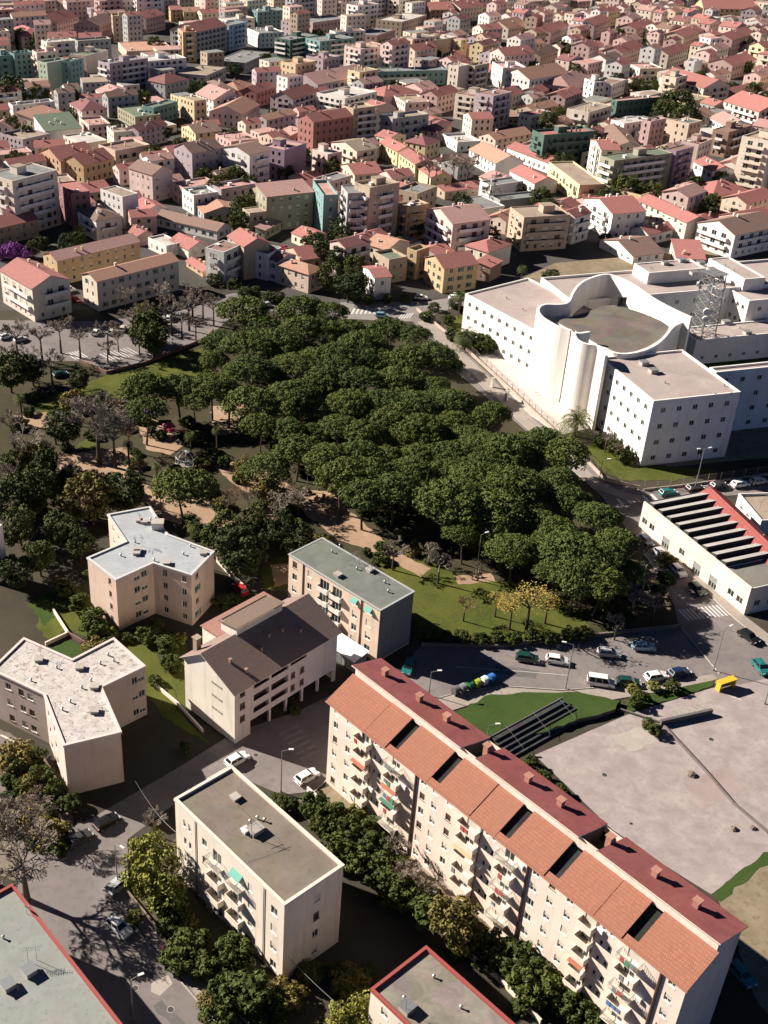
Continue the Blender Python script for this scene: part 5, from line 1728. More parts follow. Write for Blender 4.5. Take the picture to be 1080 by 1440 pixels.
def twigs(seed, h=8.0, spread=.55, levels=5, mat=None, leaves=0, lm=None, rmin=.03):
    rnd = random.Random(seed); m = MB(); tips = []
    def go(p, d, l, r, k):
        q = p + d * l
        m.tube(p, q, r, r * .68, 5 if k < 2 else 3, 0, False)
        if k >= levels:
            tips.append(q); return
        nb = rnd.choice((2, 3, 3)) if k else 5; t0 = rnd.uniform(0, 6)
        for _ in range(nb):
            e = (d + Vector((rnd.gauss(0, spread), rnd.gauss(0, spread), rnd.gauss(.08, spread * .5)))).normalized()
            if k == 0:
                t0 += 6.283 / nb; e = Vector((math.cos(t0 + rnd.gauss(0, .2)), math.sin(t0 + rnd.gauss(0, .2)), rnd.uniform(.55, 1.2))).normalized()
            if e.z < -.1: e.z = .05
            go(p + d * l * rnd.uniform(.6, 1), e, l * rnd.uniform(.62, .86), max(rmin, r * .6), k + 1)
    go(Vector((0, 0, h * .26)), Vector((0, 0, 1)), h * .16, h * .017, 0)
    if leaves:
        m.m = [0] * len(m.f)
        k = len(m.f)
        for t in tips:
            for _ in range(leaves): leaf(m, t + Vector((rnd.gauss(0, .35), rnd.gauss(0, .35), rnd.gauss(0, .3))), Vector((0, 0, 1)), .1, rnd)
        m.m = [0] * k + [1] * (len(m.f) - k)
        return m.mesh('crown', [BARK, lm])
    return m.mesh('crown', [mat or BARK])
def trunk_mesh(kind, seed):
    rnd = random.Random(seed); m = MB()
    if kind == 'pine':
        p = Vector((0, 0, -.1)); lean = Vector((rnd.gauss(0, .07), rnd.gauss(0, .07), 1))
        for i in range(4):
            q = p + Vector((lean.x + rnd.gauss(0, .04), lean.y + rnd.gauss(0, .04), 1)) * 1.75
            m.tube(p, q, .30 - .04 * i, .30 - .04 * (i + 1), 8); p = q
        for i in range(6):
            t = i * 1.047 + rnd.uniform(-.3, .3)
            q = p + Vector((math.cos(t) * rnd.uniform(1.6, 3.0), math.sin(t) * rnd.uniform(1.6, 3.0), rnd.uniform(1.2, 2.0)))
            m.tube(p - Vector((0, 0, rnd.uniform(0, 1.2))), q, .12, .05, 5)
    elif kind == 'round':
        m.tube((0, 0, -.1), (rnd.gauss(0, .1), rnd.gauss(0, .1), 2.6), .24, .16, 8)
        for i in range(4):
            t = i * 1.57 + rnd.uniform(-.4, .4)
            m.tube((0, 0, 2.2), (math.cos(t) * 1.4, math.sin(t) * 1.4, 4.2), .1, .04, 5)
    elif kind == 'bare':
        m.tube((0, 0, -.1), (0, 0, 2.15), .2, .14, 8)
    elif kind == 'big':
        m.tube((0, 0, -.1), (0, 0, 3.16), .34, .2, 8)
    else:
        m.tube((0, 0, -.05), (0, 0, .8), .07, .04, 6)
        for i in range(3): m.tube((0, 0, .1), (math.cos(i * 2.1) * .4, math.sin(i * 2.1) * .4, .9), .04, .02, 5)
    return m.mesh('trunk', BARK)
def palm_crown(seed, lo=False):
    rnd = random.Random(seed); m = MB()
    n = 46
    for i in range(n):
        t = i * 2.399
        el = 1.25 - 1.9 * (i / n)
        d = Vector((math.cos(t) * math.cos(el), math.sin(t) * math.cos(el), math.sin(el)))
        p = Vector((0, 0, 0)); L = rnd.uniform(2.4, 3.2); k = 7
        side = Vector((-math.sin(t), math.cos(t), 0))
        for j in range(k):
            d2 = (d + Vector((0, 0, -.13 * j * (1 if el > 0 else .4)))).normalized()
            q = p + d2 * L / k
            m.tube(p, q, .035, .025, 3, 0, False)
            for sgn in (-1, 1):
                for f in (.2, .7):
                    r_ = p + (q - p) * f
                    tip = r_ + (side * sgn * .55 + d2 * .45 + Vector((0, 0, -.15))) * (1 - .5 * abs(j - 3) / 4)
                    w = d2 * .05
                    m.face([r_ - w, r_ + w, tip])
            p, d = q, d2
    return m.mesh('crown', leafy('palm', (0.085, 0.105, 0.038)))
PINE_C = [crown_pine(s) for s in range(7)]
PINE_T = [trunk_mesh('pine', s) for s in range(4)]
OAK = leafy('holm oak', (0.065, 0.082, 0.026)); OLIVE = leafy('olive brown', (0.15, 0.13, 0.042)); SHRUB = leafy('garden shrub', (0.058, 0.078, 0.022))
LIME = leafy('spring green', (0.19, 0.195, 0.045)); GOLD = leafy('golden leaves', (0.34, 0.26, 0.07)); DUSK = leafy('deep green', (0.042, 0.058, 0.022)); VIOLET = leafy('violet blossom', (0.24, 0.08, 0.32))
OAK_C = [crown_round(20 + s, OAK) for s in range(4)]
DUSK_C = [crown_round(30 + s, DUSK) for s in range(3)]
OLV_C = [crown_round(40 + s, OLIVE, loose=.3) for s in range(2)]
LIME_C = [crown_round(50 + s, LIME, loose=.3) for s in range(2)]
SHR_C = [crown_round(60 + s, SHRUB, 1.5, .8, 40, .17) for s in range(4)]
SHL_C = [crown_round(70 + s, LIME, 1.5, .8, 36, .17) for s in range(1)]
VIO_C = [crown_round(80, VIOLET, 2.2, .6, 44, .2)]
RND_T = [trunk_mesh('round', s) for s in range(3)]
BAREBARK = ground('grey twigs', (0.19, 0.155, 0.125), (0.30, 0.25, 0.205), 1.0)
BARE_C = [twigs(s, 8.5, .5, 6, BAREBARK, 0, None, .034) for s in range(4)]
BUD_C = [twigs(10 + s, 8.0, .55, 5, BAREBARK, 3, GOLD) for s in range(2)] 
BRN_C = [twigs(20 + s, 8.0, .5, 6, ground('brown twigs', (0.19, 0.12, 0.075), (0.29, 0.19, 0.125), 1.0)) for s in range(2)]
BIG_T = [trunk_mesh('big', 0)]
BARE_T, BUSH_T = [trunk_mesh('bare', 0)], [trunk_mesh('bush', 0)]
PALM_C = [palm_crown(s) for s in range(2)]
def palm_trunk(hh):
    m = MB()
    for i in range(8): m.tube((0, 0, hh * i / 8 - .05), (0, 0, hh * (i + 1) / 8), .24, .2, 8)
    return m.mesh('trunk', BARK)
PT_S, PT_L = palm_trunk(2.0), palm_trunk(7.0)
TREES = []
trnd = random.Random(42)
def tree(name, base, cat, group, px, rpx, crowns, trunks, r0, zc, lift, squash=1.0, wide=1.0):
    "px: crown centre in the photograph, rpx: crown radius in pixels; zc: height of the crown centre for a crown of radius r0; lift: where the crown mesh sits"
    g = G(px[0], px[1], zc)
    d = (g - Vector((0, 0, CAM_H))).length
    k = rpx * d / FPX / r0
    k = max(.35, min(2.2, k))
    g = G(px[0], px[1], zc * k ** .6)
    t = empty(name, (g.x, g.y, 0), trnd.uniform(0, 6.283), None, cat, group)
    if lift is None:      # branching crown grows from the top of its trunk
        g = G(px[0], px[1], zc * k); t.location = (g.x, g.y, 0)
        inst('crown', trnd.choice(crowns), t, (0, 0, 0), 0, k); inst('trunk', trunks[0], t, (0, 0, 0), 0, k)
        TREES.append((t, base, px)); return t
    wide = wide * trnd.uniform(.9, 1.12)
    zz = zc * k ** .6
    inst('crown', trnd.choice(crowns), t, (0, 0, zz + lift * k), 0, (k * wide, k * wide, k * squash))
    tz = zz / zc
    inst('trunk', trnd.choice(trunks), t, (0, 0, 0), trnd.uniform(0, 6), (k, k, tz))
    TREES.append((t, base, px))
    return t
PINES = '''345,432,27 310,478,27 350,480,28 386,476,26 205,545,27 252,543,29 298,538,27 322,549,22 204,574,24 350,517,25 386,519,25 355,563,28 396,570,28 366,596,26 405,602,27
257,680,38 375,655,28 425,432,26 462,436,22 425,458,27 458,464,26 487,462,25 512,480,26 548,463,24 580,468,20 475,495,26 540,505,28 575,498,24 612,498,24 637,512,20 415,510,26 445,500,24
505,530,28 562,532,26 612,540,24 412,550,26 445,572,26 495,562,28 540,562,28 582,565,26 622,562,24 475,597,27 512,608,28 595,600,30 637,590,28 418,628,26 460,638,28 507,638,26 625,637,30
662,612,26 482,667,33 525,662,29 555,682,32 578,660,26 625,658,27 652,632,24 637,700,33 655,742,26 512,692,26 642,655,22 655,602,25 711,629,33 767,621,29 794,632,26 683,655,27 725,677,28
657,695,32 697,715,33 739,695,27 650,740,26 699,742,28 755,735,32 725,768,28 767,768,27 808,771,38 844,777,28 811,808,33 841,722,27 786,672,27 690,580,22 560,612,22 800,700,25 844,812,26
455,530,24 530,585,22 570,530,20 600,680,24 680,690,22 780,745,24 330,520,20 275,560,20 440,610,22 395,545,22 640,560,22 395,495,22 470,520,22 590,640,24 370,455,20 300,505,18
682,625,26 735,650,26 670,668,26 715,745,24 612,612,24 540,640,24 560,585,24 515,505,22 440,545,22 870,760,22 880,800,22 780,800,26 745,625,24 670,720,24'''
for q in PINES.split():
    x, y, r = map(float, q.split(','))
    tree('pine_tree', 'umbrella pine', 'tree', 'umbrella pines of the park', (x, y), r * trnd.uniform(1.0, 1.32), PINE_C, PINE_T, 5.2, 9.4 + trnd.uniform(-1.3, 1.1), -1.0, trnd.uniform(.85, 1.2))
def many(name, base, group, spec, crowns, trunks, r0, zc, lift=0.0, squash=1.0, cat='tree', wide=1.0):
    for q in spec.split():
        x, y, r = map(float, q.split(','))
        tree(name, base, cat, group, (x, y), r * (1.25 if name == 'bare_tree' else 1), crowns, trunks, r0, zc, lift, squash, wide)
many('evergreen_tree', 'round dark evergreen tree', 'evergreen trees', '''208,462,24 215,478,20 13,524,22 45,518,18 92,604,20 20,648,18 62,655,20 53,686,30 12,704,26 175,694,25 28,742,24 84,748,22 55,782,22
20,800,20 112,764,18 340,770,32 320,750,24 360,735,20 395,745,22 300,760,18 420,760,20 468,388,17 490,402,17 475,366,15 455,354,13 500,376,15 442,344,14 505,398,13 480,345,13 112,536,13''', OAK_C + DUSK_C, RND_T, 2.9, 4.6)
many('evergreen_tree', 'dark round evergreen tree', 'evergreen trees in town', '''950,150,18 965,165,18 935,160,14 880,270,18 900,275,14 790,230,12 1010,250,10 995,295,12 1000,285,10 330,250,14 350,262,12 300,268,12 290,250,12 480,320,12 500,330,10 700,95,10 672,110,10 560,82,10 590,75,9 610,78,9 545,80,9
20,128,16 50,132,14 5,135,16 85,140,10 100,138,12 640,60,8 690,50,8 870,50,8 900,62,8 1060,60,9 1040,66,8 820,58,8 740,58,8 200,140,10 470,108,8 490,112,8 410,95,8 60,60,12 30,55,12 10,50,10 1060,130,10 1075,140,8 985,110,8 800,72,8 400,240,10
690,330,10 560,345,10 775,390,9 700,352,10 95,345,12 45,348,10 110,335,10 130,318,9 350,8,8 470,8,8 690,20,7 600,55,8 330,100,8 150,125,8''', OAK_C + DUSK_C, RND_T, 2.9, 4.0)
BIGB = twigs(99, 12.0, .55, 7, BAREBARK)
many('bare_tree', 'leafless grey tree', 'bare street trees', '''20,455,26 55,460,24 82,450,24 110,462,22 150,452,24 185,440,22 240,425,24 265,418,24 285,412,22 205,425,20 232,412,18 255,440,18 275,448,18 35,610,28 15,582,26 75,585,22 100,560,20 8,655,24 60,620,20 100,650,18 70,500,22 40,492,22 10,488,22
270,402,22 300,420,20 175,408,18 225,400,20 605,225,20 640,222,20 660,222,18 690,262,14 760,132,10 640,215,14 605,610,16 395,700,26 420,690,22 350,690,20 620,780,24 555,765,22 605,765,18
880,790,24 910,800,26 895,830,24 925,840,20 905,765,20 870,870,18 675,790,16 320,700,18 560,1180,26 570,1215,26 600,1240,22 855,610,14 870,625,12 290,770,18 650,555,10 215,1145,20 250,1230,24 150,480,16 195,470,16 165,468,14''', BARE_C, BARE_T, 3.4, 5.4, None)
many('bare_tree', 'leafless brown tree', 'brown budding trees', '880,765,22 860,800,22 128,690,28 225,690,16 400,680,18 330,690,16 585,615,14 655,845,18 195,650,14 180,600,20 165,560,22', BRN_C, BARE_T, 3.1, 4.8, None)
many('budding_tree', 'golden budding tree', 'golden trees on the lawn', '748,835,40 722,845,30 772,842,26 700,838,22', BUD_C, BARE_T, 3.0, 4.8, None)
many('bare_tree', 'huge leafless tree', 'bare street trees', '26,1180,56 -25,1150,60 50,1125,32', [BIGB], BIG_T, 4.6, 7.6, None)
many('bare_tree', 'big leafless tree', 'bare street trees', '134,570,46 158,592,38', [BIGB], BIG_T, 5.0, 7.6, None)
many('olive_tree', 'olive-brown leafy tree', 'olive-brown trees', '128,694,34 205,462,16 635,1292,34 375,690,20 345,660,18 52,640,20', OLV_C, RND_T, 2.9, 4.2)
many('spring_tree', 'bright yellow-green tree', 'yellow-green trees', '212,1213,38 228,1255,28 508,1428,24 480,1440,22 205,440,14 110,325,8 190,690,10', LIME_C, RND_T, 2.9, 4.0)
many('shrub', 'round green shrub', 'garden shrubs', '''262,1338,26 330,1332,22 348,1398,30 310,1395,22 285,1360,20 245,1290,22 305,1440,24 440,1135,22 465,1145,22 490,1170,24 475,1192,22 520,1185,22 500,1205,20 540,1215,22 545,1240,22 560,1255,20 530,1160,16 450,1160,16
600,1275,24 575,1252,24 720,1352,30 745,1375,28 770,1392,26 690,1335,22 800,1410,24 670,1320,20 830,1430,20 130,870,18 140,885,16 210,890,15 232,905,14 240,930,14 60,1090,18 75,1110,16 50,1065,14 95,1130,14 30,1075,14 90,830,14 110,845,12 150,905,12 270,735,12 285,745,12
905,980,9 893,988,9 945,965,9 920,1025,9 912,1018,8 690,1055,9 745,1072,9 790,1110,8 765,1090,8 705,1062,8 660,478,20 680,485,16 640,470,10 850,620,12 865,628,12 880,640,11 700,452,8 600,445,8 630,450,9 60,340,10 850,335,8 395,1128,12 408,1130,10
600,890,10 625,893,10 650,895,10 675,896,10 700,897,10 725,897,10 750,896,10 775,895,10 800,892,10 825,890,10 320,845,14 335,862,12 215,880,10 70,1140,12 260,1050,8 415,1000,8''', SHR_C, BUSH_T, 1.45, 1.25, 0, .9, 'shrub')
many('shrub', 'low yellow-green shrub', 'yellow-green shrubs', '240,1275,14 265,1300,12 530,1140,12 500,1140,12 190,1290,10 890,970,8 920,965,8 250,900,10 155,890,10 480,1155,12', SHL_C, BUSH_T, 1.45, 1.1, 0, .9, 'shrub')
many('shrub', 'violet flowering bush', 'violet bushes', '18,354,14 36,356,10 3,357,10', VIO_C, BUSH_T, 2.0, 1.6, 0, 1, 'shrub')
many('shrub', 'dark hedge bush', 'hedge bushes by the car park', '345,412,10 360,410,9 378,418,10 390,420,10 300,395,9 330,398,9 610,432,8 640,428,8 670,425,8 700,420,8 520,422,8 545,420,8 570,420,8 500,420,8', [OAK_C[0], DUSK_C[0]], BUSH_T, 2.9, 1.6, 0, .8, 'shrub')
def palm(px, low, rpx):
    zc = 2.2 if low else 7.1
    g = G(px[0], px[1], zc); d = (g - Vector((0, 0, CAM_H))).length
    k = max(.5, min(1.9, rpx * d / FPX / 2.7))
    zz = zc * k if low else zc
    g = G(px[0], px[1], zz)
    t = empty('palm_tree', (g.x, g.y, 0), trnd.uniform(0, 6), None, 'palm', 'palm trees')
    inst('crown', trnd.choice(PALM_C), t, (0, 0, zz), 0, k)
    inst('trunk', PT_S if low else PT_L, t, (0, 0, 0), 0, (k if low else 1.0, k if low else 1.0, k if low else 1))
    TREES.append((t, 'stout low palm' if low else 'slender tall palm', px))
for q in ((812, 592, 1, 30), (655, 474, 1, 22), (648, 415, 0, 12), (322, 565, 0, 10), (180, 625, 0, 10), (268, 612, 0, 11), (275, 740, 1, 15), (28, 560, 0, 12), (195, 640, 0, 10), (220, 655, 0, 9), (305, 605, 0, 9), (735, 378, 0, 9)):
    palm((q[0], q[1]), q[2], q[3])
urnd = random.Random(8)
for (x0, x1, y0, y1, n, nm, grp) in ((0, 200, 555, 720, 26, 'rough undergrowth shrub', 'undergrowth of the park'), (190, 430, 590, 760, 30, 'rough undergrowth shrub', 'undergrowth of the park'), (430, 720, 690, 790, 16, 'rough undergrowth shrub', 'undergrowth of the park'),
                                 (0, 80, 1060, 1200, 14, 'scrubby garden shrub', 'scrub in the gardens'), (250, 520, 1300, 1440, 16, 'scrubby garden shrub', 'scrub in the gardens'), (600, 800, 1250, 1420, 14, 'scrubby garden shrub', 'scrub in the gardens'), (60, 260, 800, 1010, 12, 'scrubby garden shrub', 'scrub in the gardens'), (850, 950, 770, 870, 10, 'rough undergrowth shrub', 'undergrowth of the park')):
    for _ in range(n):
        x, y = urnd.uniform(x0, x1), urnd.uniform(y0, y1)
        if nm.startswith('scrub') and (230 < x < 500 and y < 1390 and y > x * .94 + 885 - 30 * 0 and x > 240 and y < 1390 and x < 485 and (x - 246) * .9675 + 1126 < y + 260 and y < 1275 + (480 - x) * 0): continue
        tree('shrub', nm, 'shrub', grp, (x, y), urnd.uniform(6, 12) * (1 if y < 1000 else 1.3), SHR_C + [OLV_C[0], BRN_C[0]][:1], BUSH_T, 1.45, .8, 0, .8)
gap = 0
for _ in range(4000):
    x, y = trnd.uniform(-10, 1090), trnd.uniform(4, 330)
    g = G(x, y)
    if gap < 130 and clear(g, 0.6, 3.4, 3.4, .4):
        q = (x, y - 4)
        if hides(x - 6, y - 14, x + 6, y, g.y) > .12: continue
        TAKEN.append((g.copy(), .6, 4.5, 4.5)); gap += 1
        tree('evergreen_tree', 'dark green town tree', 'tree', 'evergreen trees in town', q, 2.9 * FPX / (g - Vector((0, 0, CAM_H))).length * trnd.uniform(.8, 1.5), OAK_C + DUSK_C, RND_T, 2.9, 4.0, 0)
MARKS = [(495, 840, 'the grey-roofed block'), (210, 790, 'the upper three-winged block'), (90, 980, 'the lower three-winged block'), (520, 440, 'the junction crosswalk'), (930, 610, 'the courthouse front wing'), (700, 450, 'the courthouse left wing'),
         (980, 780, 'the depot'), (745, 850, 'the golden trees'), (190, 665, 'the sandy path bend'), (130, 480, 'the car park'), (245, 605, 'the playground'), (262, 640, 'the white gazebo'), (360, 930, 'the brown-roofed house'), (360, 1220, 'the mast-roofed block'),
         (640, 1120, 'the long terrace'), (900, 1400, 'the near end of the long terrace'), (60, 1380, 'the grey roof with red edging'), (600, 1390, 'the patched roof'), (455, 700, 'the sandy picnic clearing'), (565, 640, 'the pink picnic bench'), (700, 700, 'the tall lawn lamp'),
         (560, 540, 'the middle of the pine canopy'), (440, 590, 'the dark canopy gap'), (165, 1300, 'the white road car'), (760, 1010, 'the raised lawn'), (1020, 963, 'the yellow shelter'), (20, 600, 'the left path clearing'), (660, 520, 'the fence bend'), (790, 560, 'the entrance steps'), (30, 780, 'the white wall at the left edge'), (340, 460, 'the upper left canopy')]
say_which(TREES, MARKS + LANDMARK, 5)
# ------------------------------------------------------------------ cars
def paint(word, c):
    k = 'car paint ' + word
    if k not in MATS:
        t = NT(k, 0.28, 0.5); t.b.inputs['Coat Weight'].default_value = .6
        f = t.noise(1.5, 3); t.col(t.mix(f, mul(c, .9), mul(c, 1.08))); MATS[k] = t.m
    return MATS[k]
CGLASS = plain('car glass', (0.015, 0.018, 0.02), .08, .6)
TYRE = plain('tyre rubber', (0.02, 0.02, 0.02), .9)
RIMM = plain('alloy rim', (0.35, 0.35, 0.36), .35, .5, .7)
LAMPM, TAILM = plain('headlamp', (0.7, 0.7, 0.68), .2), plain('tail lamp', (0.35, 0.02, 0.02), .3)
def car_meshes(kind):
    L, W = (4.2, 1.76) if kind == 'hatch' else (4.7, 1.85)
    Hh = 1.48 if kind == 'hatch' else 1.95
    low = [(-L / 2, .35), (-L / 2 + .05, .78), (-L / 2 + .25, .92)] + ([(-.25 * L, .98)] if kind == 'hatch' else []) + [(L * .5 - .95, .95), (L / 2 - .25, .80), (L / 2, .62), (L / 2 - .02, .3)]
    if kind != 'hatch': low = [(-L / 2, .35), (-L / 2, 1.0), (L * .5 - .8, 1.02), (L / 2 - .2, .92), (L / 2, .7), (L / 2 - .02, .3)]
    m = MB()
    w0, w1 = W / 2, W / 2 - .06
    def ring(y, s): return [(x * s, y, z) for x, z in low]
    A, B_, C_, D_ = ring(-w0, 1), ring(w0, 1), ring(-w0 + .1, .985), ring(w0 - .1, .985)
    n = len(low)
    for i in range(n):
        j = (i + 1) % n
        m.face([C_[i], A[i], A[j], C_[j]][::-1]); m.face([D_[i], B_[i], B_[j], D_[j]])
        a_, b_ = (low[i][0] * .985, low[i][1] + (.03 if low[i][1] > .7 else 0)), (low[j][0] * .985, low[j][1] + (.03 if low[j][1] > .7 else 0))
        m.face([(a_[0], -w0 + .1, a_[1]), (b_[0], -w0 + .1, b_[1]), (b_[0], w0 - .1, b_[1]), (a_[0], w0 - .1, a_[1])][::-1])
    m.face(A); m.face(B_[::-1])
    # cabin: pillars and roof in body colour
    zb = .95
    fr, rr, ft, rt = (L * .5 - 1.05, -L / 2 + .22, .35, -L / 2 + .62) if kind == 'hatch' else (L * .5 - .75, -L / 2 + .06, L * .5 - 1.35, -L / 2 + .22)
    tb, tt = w0 - .05, w0 - .26
    base = [(rr, -tb, zb), (fr, -tb, zb), (fr, tb, zb), (rr, tb, zb)]
    top = [(rt, -tt, Hh), (ft, -tt, Hh), (ft, tt, Hh), (rt, tt, Hh)]
    for i in range(4):
        j = (i + 1) % 4
        m.face([base[i], base[j], top[j], top[i]])
    m.face(top)
    mx = (rt + ft) / 2
    m.face([(rt + .1, -tt + .06, Hh), (ft - .1, -tt + .06, Hh), (ft - .25, 0, Hh + .05), (rt + .25, 0, Hh + .05)]); m.face([(rt + .25, 0, Hh + .05), (ft - .25, 0, Hh + .05), (ft - .1, tt - .06, Hh), (rt + .1, tt - .06, Hh)])
    body = m.mesh('body', paint('white', (.75, .74, .72)))
    def quad_in(i, j, k0=.1, k1=.9, l0=.08, l1=.9):
        g = MB(); a, b, c, d = (Vector(v) for v in (base[i], base[j], top[j], top[i]))
        nn = (b - a).cross(d - a).normalized() * .012
        def q(u, v): return a * (1 - u) * (1 - v) + b * u * (1 - v) + c * u * v + d * (1 - u) * v + nn
        g.face([q(k0, l0), q(k1, l0), q(k1, l1), q(k0, l1)]); return g
    parts = [('windscreen', quad_in(1, 2, .05, .95)), ('rear_window', quad_in(3, 0, .08, .92, .15))]
    if kind == 'hatch':
        for i, j in ((0, 1), (2, 3)): parts += [('side_window', quad_in(i, j, .06, .47)), ('side_window', quad_in(i, j, .51, .93))]
    else:
        parts += [('side_window', quad_in(0, 1, .06, .34)), ('side_window', quad_in(0, 1, .37, .64)), ('side_window', quad_in(0, 1, .67, .94)), ('side_window', quad_in(2, 3, .06, .33)), ('side_window', quad_in(2, 3, .36, .63)), ('side_window', quad_in(2, 3, .66, .94))]
    out = [(nm, g.mesh(nm, CGLASS), (0, 0, 0)) for nm, g in parts]
    wt = MB().tube((0, -.11, 0), (0, .11, 0), .33, None, 14); wm_ = wt.mesh('wheel', TYRE)
    rm_ = MB().tube((0, -.118, 0), (0, .118, 0), .2, None, 10).mesh('rim', RIMM)
    wh = [(sx * L * .31, sy * (w0 - .1), .33) for sx in (-1, 1) for sy in (-1, 1)]
    hl = MB().box(-.03, -.2, -.08, .03, .2, .08).mesh('headlight', LAMPM); tl = MB().box(-.03, -.14, -.12, .03, .14, .12).mesh('tail_light', TAILM)
    lights = [('headlight', hl, (L / 2 - .06, s * (w0 - .35), .72)) for s in (-1, 1)] + [('tail_light', tl, (-L / 2 + .0, s * (w0 - .25), .78)) for s in (-1, 1)]
    return body, out, wm_, rm_, wh, lights
CARM = {k: car_meshes(k) for k in ('hatch', 'van')}
CPAINT = {'white': (.78, .77, .75), 'silver': (.42, .43, .44), 'dark grey': (.05, .05, .055), 'black': (.012, .012, .014), 'dark green': (.01, .05, .04), 'teal': (.02, .16, .16), 'dark blue': (.012, .025, .07), 'pale blue': (.2, .36, .46), 'red': (.4, .03, .035), 'cream': (.6, .55, .45)}
def car(px, d, colr, label, kind='hatch', detail=True, name=None):
    p, q = G(*px), G(px[0] + d[0], px[1] + d[1])
    rz = math.atan2(q.y - p.y, q.x - p.x)
    body, glass, wm_, rm_, wh, lights = CARM[kind]
    t = empty('van' if kind == 'van' else 'parked_car', (p.x, p.y, .05), rz, label, 'van' if kind == 'van' else 'car', 'cars and vans on the streets')
    b = inst('body', body, t)
    b.material_slots[0].link = 'OBJECT'; b.material_slots[0].material = paint(colr, CPAINT[colr])
    for nm, me, loc in glass: inst(nm, me, t, loc)
    for w in wh:
        o = inst('wheel', wm_, t, w)
        if detail: inst('rim', rm_, o)
    for nm, me, loc in lights: inst(nm, me, t, loc)
    return t
for c in (
    ((167, 1307), (33, 28), 'white', 'white car driving on the road beside the grey roof with red edging'),
    ((333, 1072), (20, -11), 'white', 'white car parked at the far corner of the mast-roofed block'),
    ((431, 1096), (18, -10), 'white', 'white car parked by the steps at the end of the long terrace'),
    ((166, 1248), (14, -12), 'silver', 'small silver car under the lime-green tree'),
    ((150, 1160), (14, -8), 'black', 'black car in the shade by the road bend, with a pale roof rack stripe'),
    ((112, 1184), (14, -8), 'dark grey', 'dark grey car in deep shade left of the black one'),
    ((345, 1012), (16, -8), 'dark grey', 'dark grey car in the shade in front of the brown-roofed house'),
    ((741, 929), (20, 3), 'dark green', 'dark green car at the left end of the upper parking row'),
    ((783, 932), (20, 3), 'white', 'white car between the dark green car and the lamp in the upper row'),
    ((855, 922), (20, 2), 'silver', 'silver car in tree shade, third along the upper row'),
    ((904, 913), (20, 1), 'pale blue', 'pale blue car in dark tree shade at the bend'),
    ((844, 963), (20, 3), 'white', 'white van parked along the pavement by the lawn', 'van'),
    ((883, 963), (20, 2), 'dark green', 'dark car parked between the white van and a white car'),
    ((922, 955), (20, -3), 'white', 'white car parked by the pavement next to small roadside tree'),
    ((954, 950), (20, -4), 'dark blue', 'dark blue car at the right end of the pavement row'),
    ((574, 942), (-6, 14), 'teal', 'teal car in shade behind the red rear roof'),
    ((1052, 899), (20, 14), 'black', 'black car on the road below the zebra crossing'),
    ((1069, 942), (16, 20), 'teal', 'green-teal car at the right edge above the big court'),
    ((929, 783), (20, 20), 'silver', 'silver car parked along the depot wall'),
    ((953, 806), (20, 20), 'white', 'white car behind the silver one along the depot wall'),
    ((980, 832), (20, 20), 'dark green', 'dark green car nearest the zebra crossing beside the depot'),
    ((908, 764), (20, 20), 'dark blue', 'dark blue car at the far end of the depot row'),
    ((938, 696), (20, -3), 'teal', 'teal car crossing in front of the depot end wall'),
    ((976, 690), (20, -3), 'black', 'black car under the tall lamp behind the depot'),
    ((1010, 686), (20, -3), 'dark grey', 'dark grey car between the black car and the white cars behind the annexe'),
    ((1040, 684), (20, -3), 'white', 'white car parked behind the annexe near the courthouse fence'),
    ((1066, 680), (20, -3), 'cream', 'cream car at the right edge behind the annexe'),
    ((537, 446), (20, 1), 'pale blue', 'pale blue car on the junction crosswalk'),
    ((592, 421), (20, 1), 'white', 'white car waiting at the junction beside the turquoise-shaded house'),
    ((640, 421), (20, -1), 'white', 'white car below the courthouse-side ochre house'),
    ((85, 529), (18, -4), 'dark green', 'dark green car with pale bonnet on the shaded park road'),
    ((96, 411), (14, -3), 'white', 'white van parked between the cream block and the ochre terrace', 'van'),
    ((106, 424), (14, 6), 'red', 'red car parked under the ochre terrace'),
    ((135, 470), (8, -14), 'white', 'white car at the left end of the car park row'),
    ((157, 469), (8, -14), 'white', 'white car second in the car park row'),
    ((173, 465), (8, -14), 'cream', 'cream car third in the car park row'),
    ((238, 450), (8, -12), 'white', 'white car by the round dark tree in the car park'),
    ((252, 446), (8, -12), 'silver', 'silver car beside the round dark tree in the car park'),
    ((8, 476), (14, -4), 'white', 'white car at the left edge under leafless trees'),
    ((29, 480), (14, -4), 'silver', 'silver car under leafless trees beside the left edge'),
    ((338, 832), (-14, -14), 'red', 'red car parked behind the rear wing of the brown-roofed house'),
    ((650, 567), (20, 16), 'white', 'white car on the park road under the pines'),
    ((613, 497), (20, 16), 'silver', 'silver car on the park road at the pine edge'),
    ((1041, 1374), (14, 16), 'teal', 'teal car in the shade at the near end of the long terrace'),
    ((435, 352), (14, 4), 'white', 'white car in the courtyard below the tall tan block'),
    ((400, 352), (14, 4), 'red', 'red car in the courtyard left of the white one'),
    ((372, 432), (-14, 3), 'silver', 'silver car on the road below the hipped peach house')):
    car(*c[:4], kind=c[4] if len(c) > 4 else 'hatch')

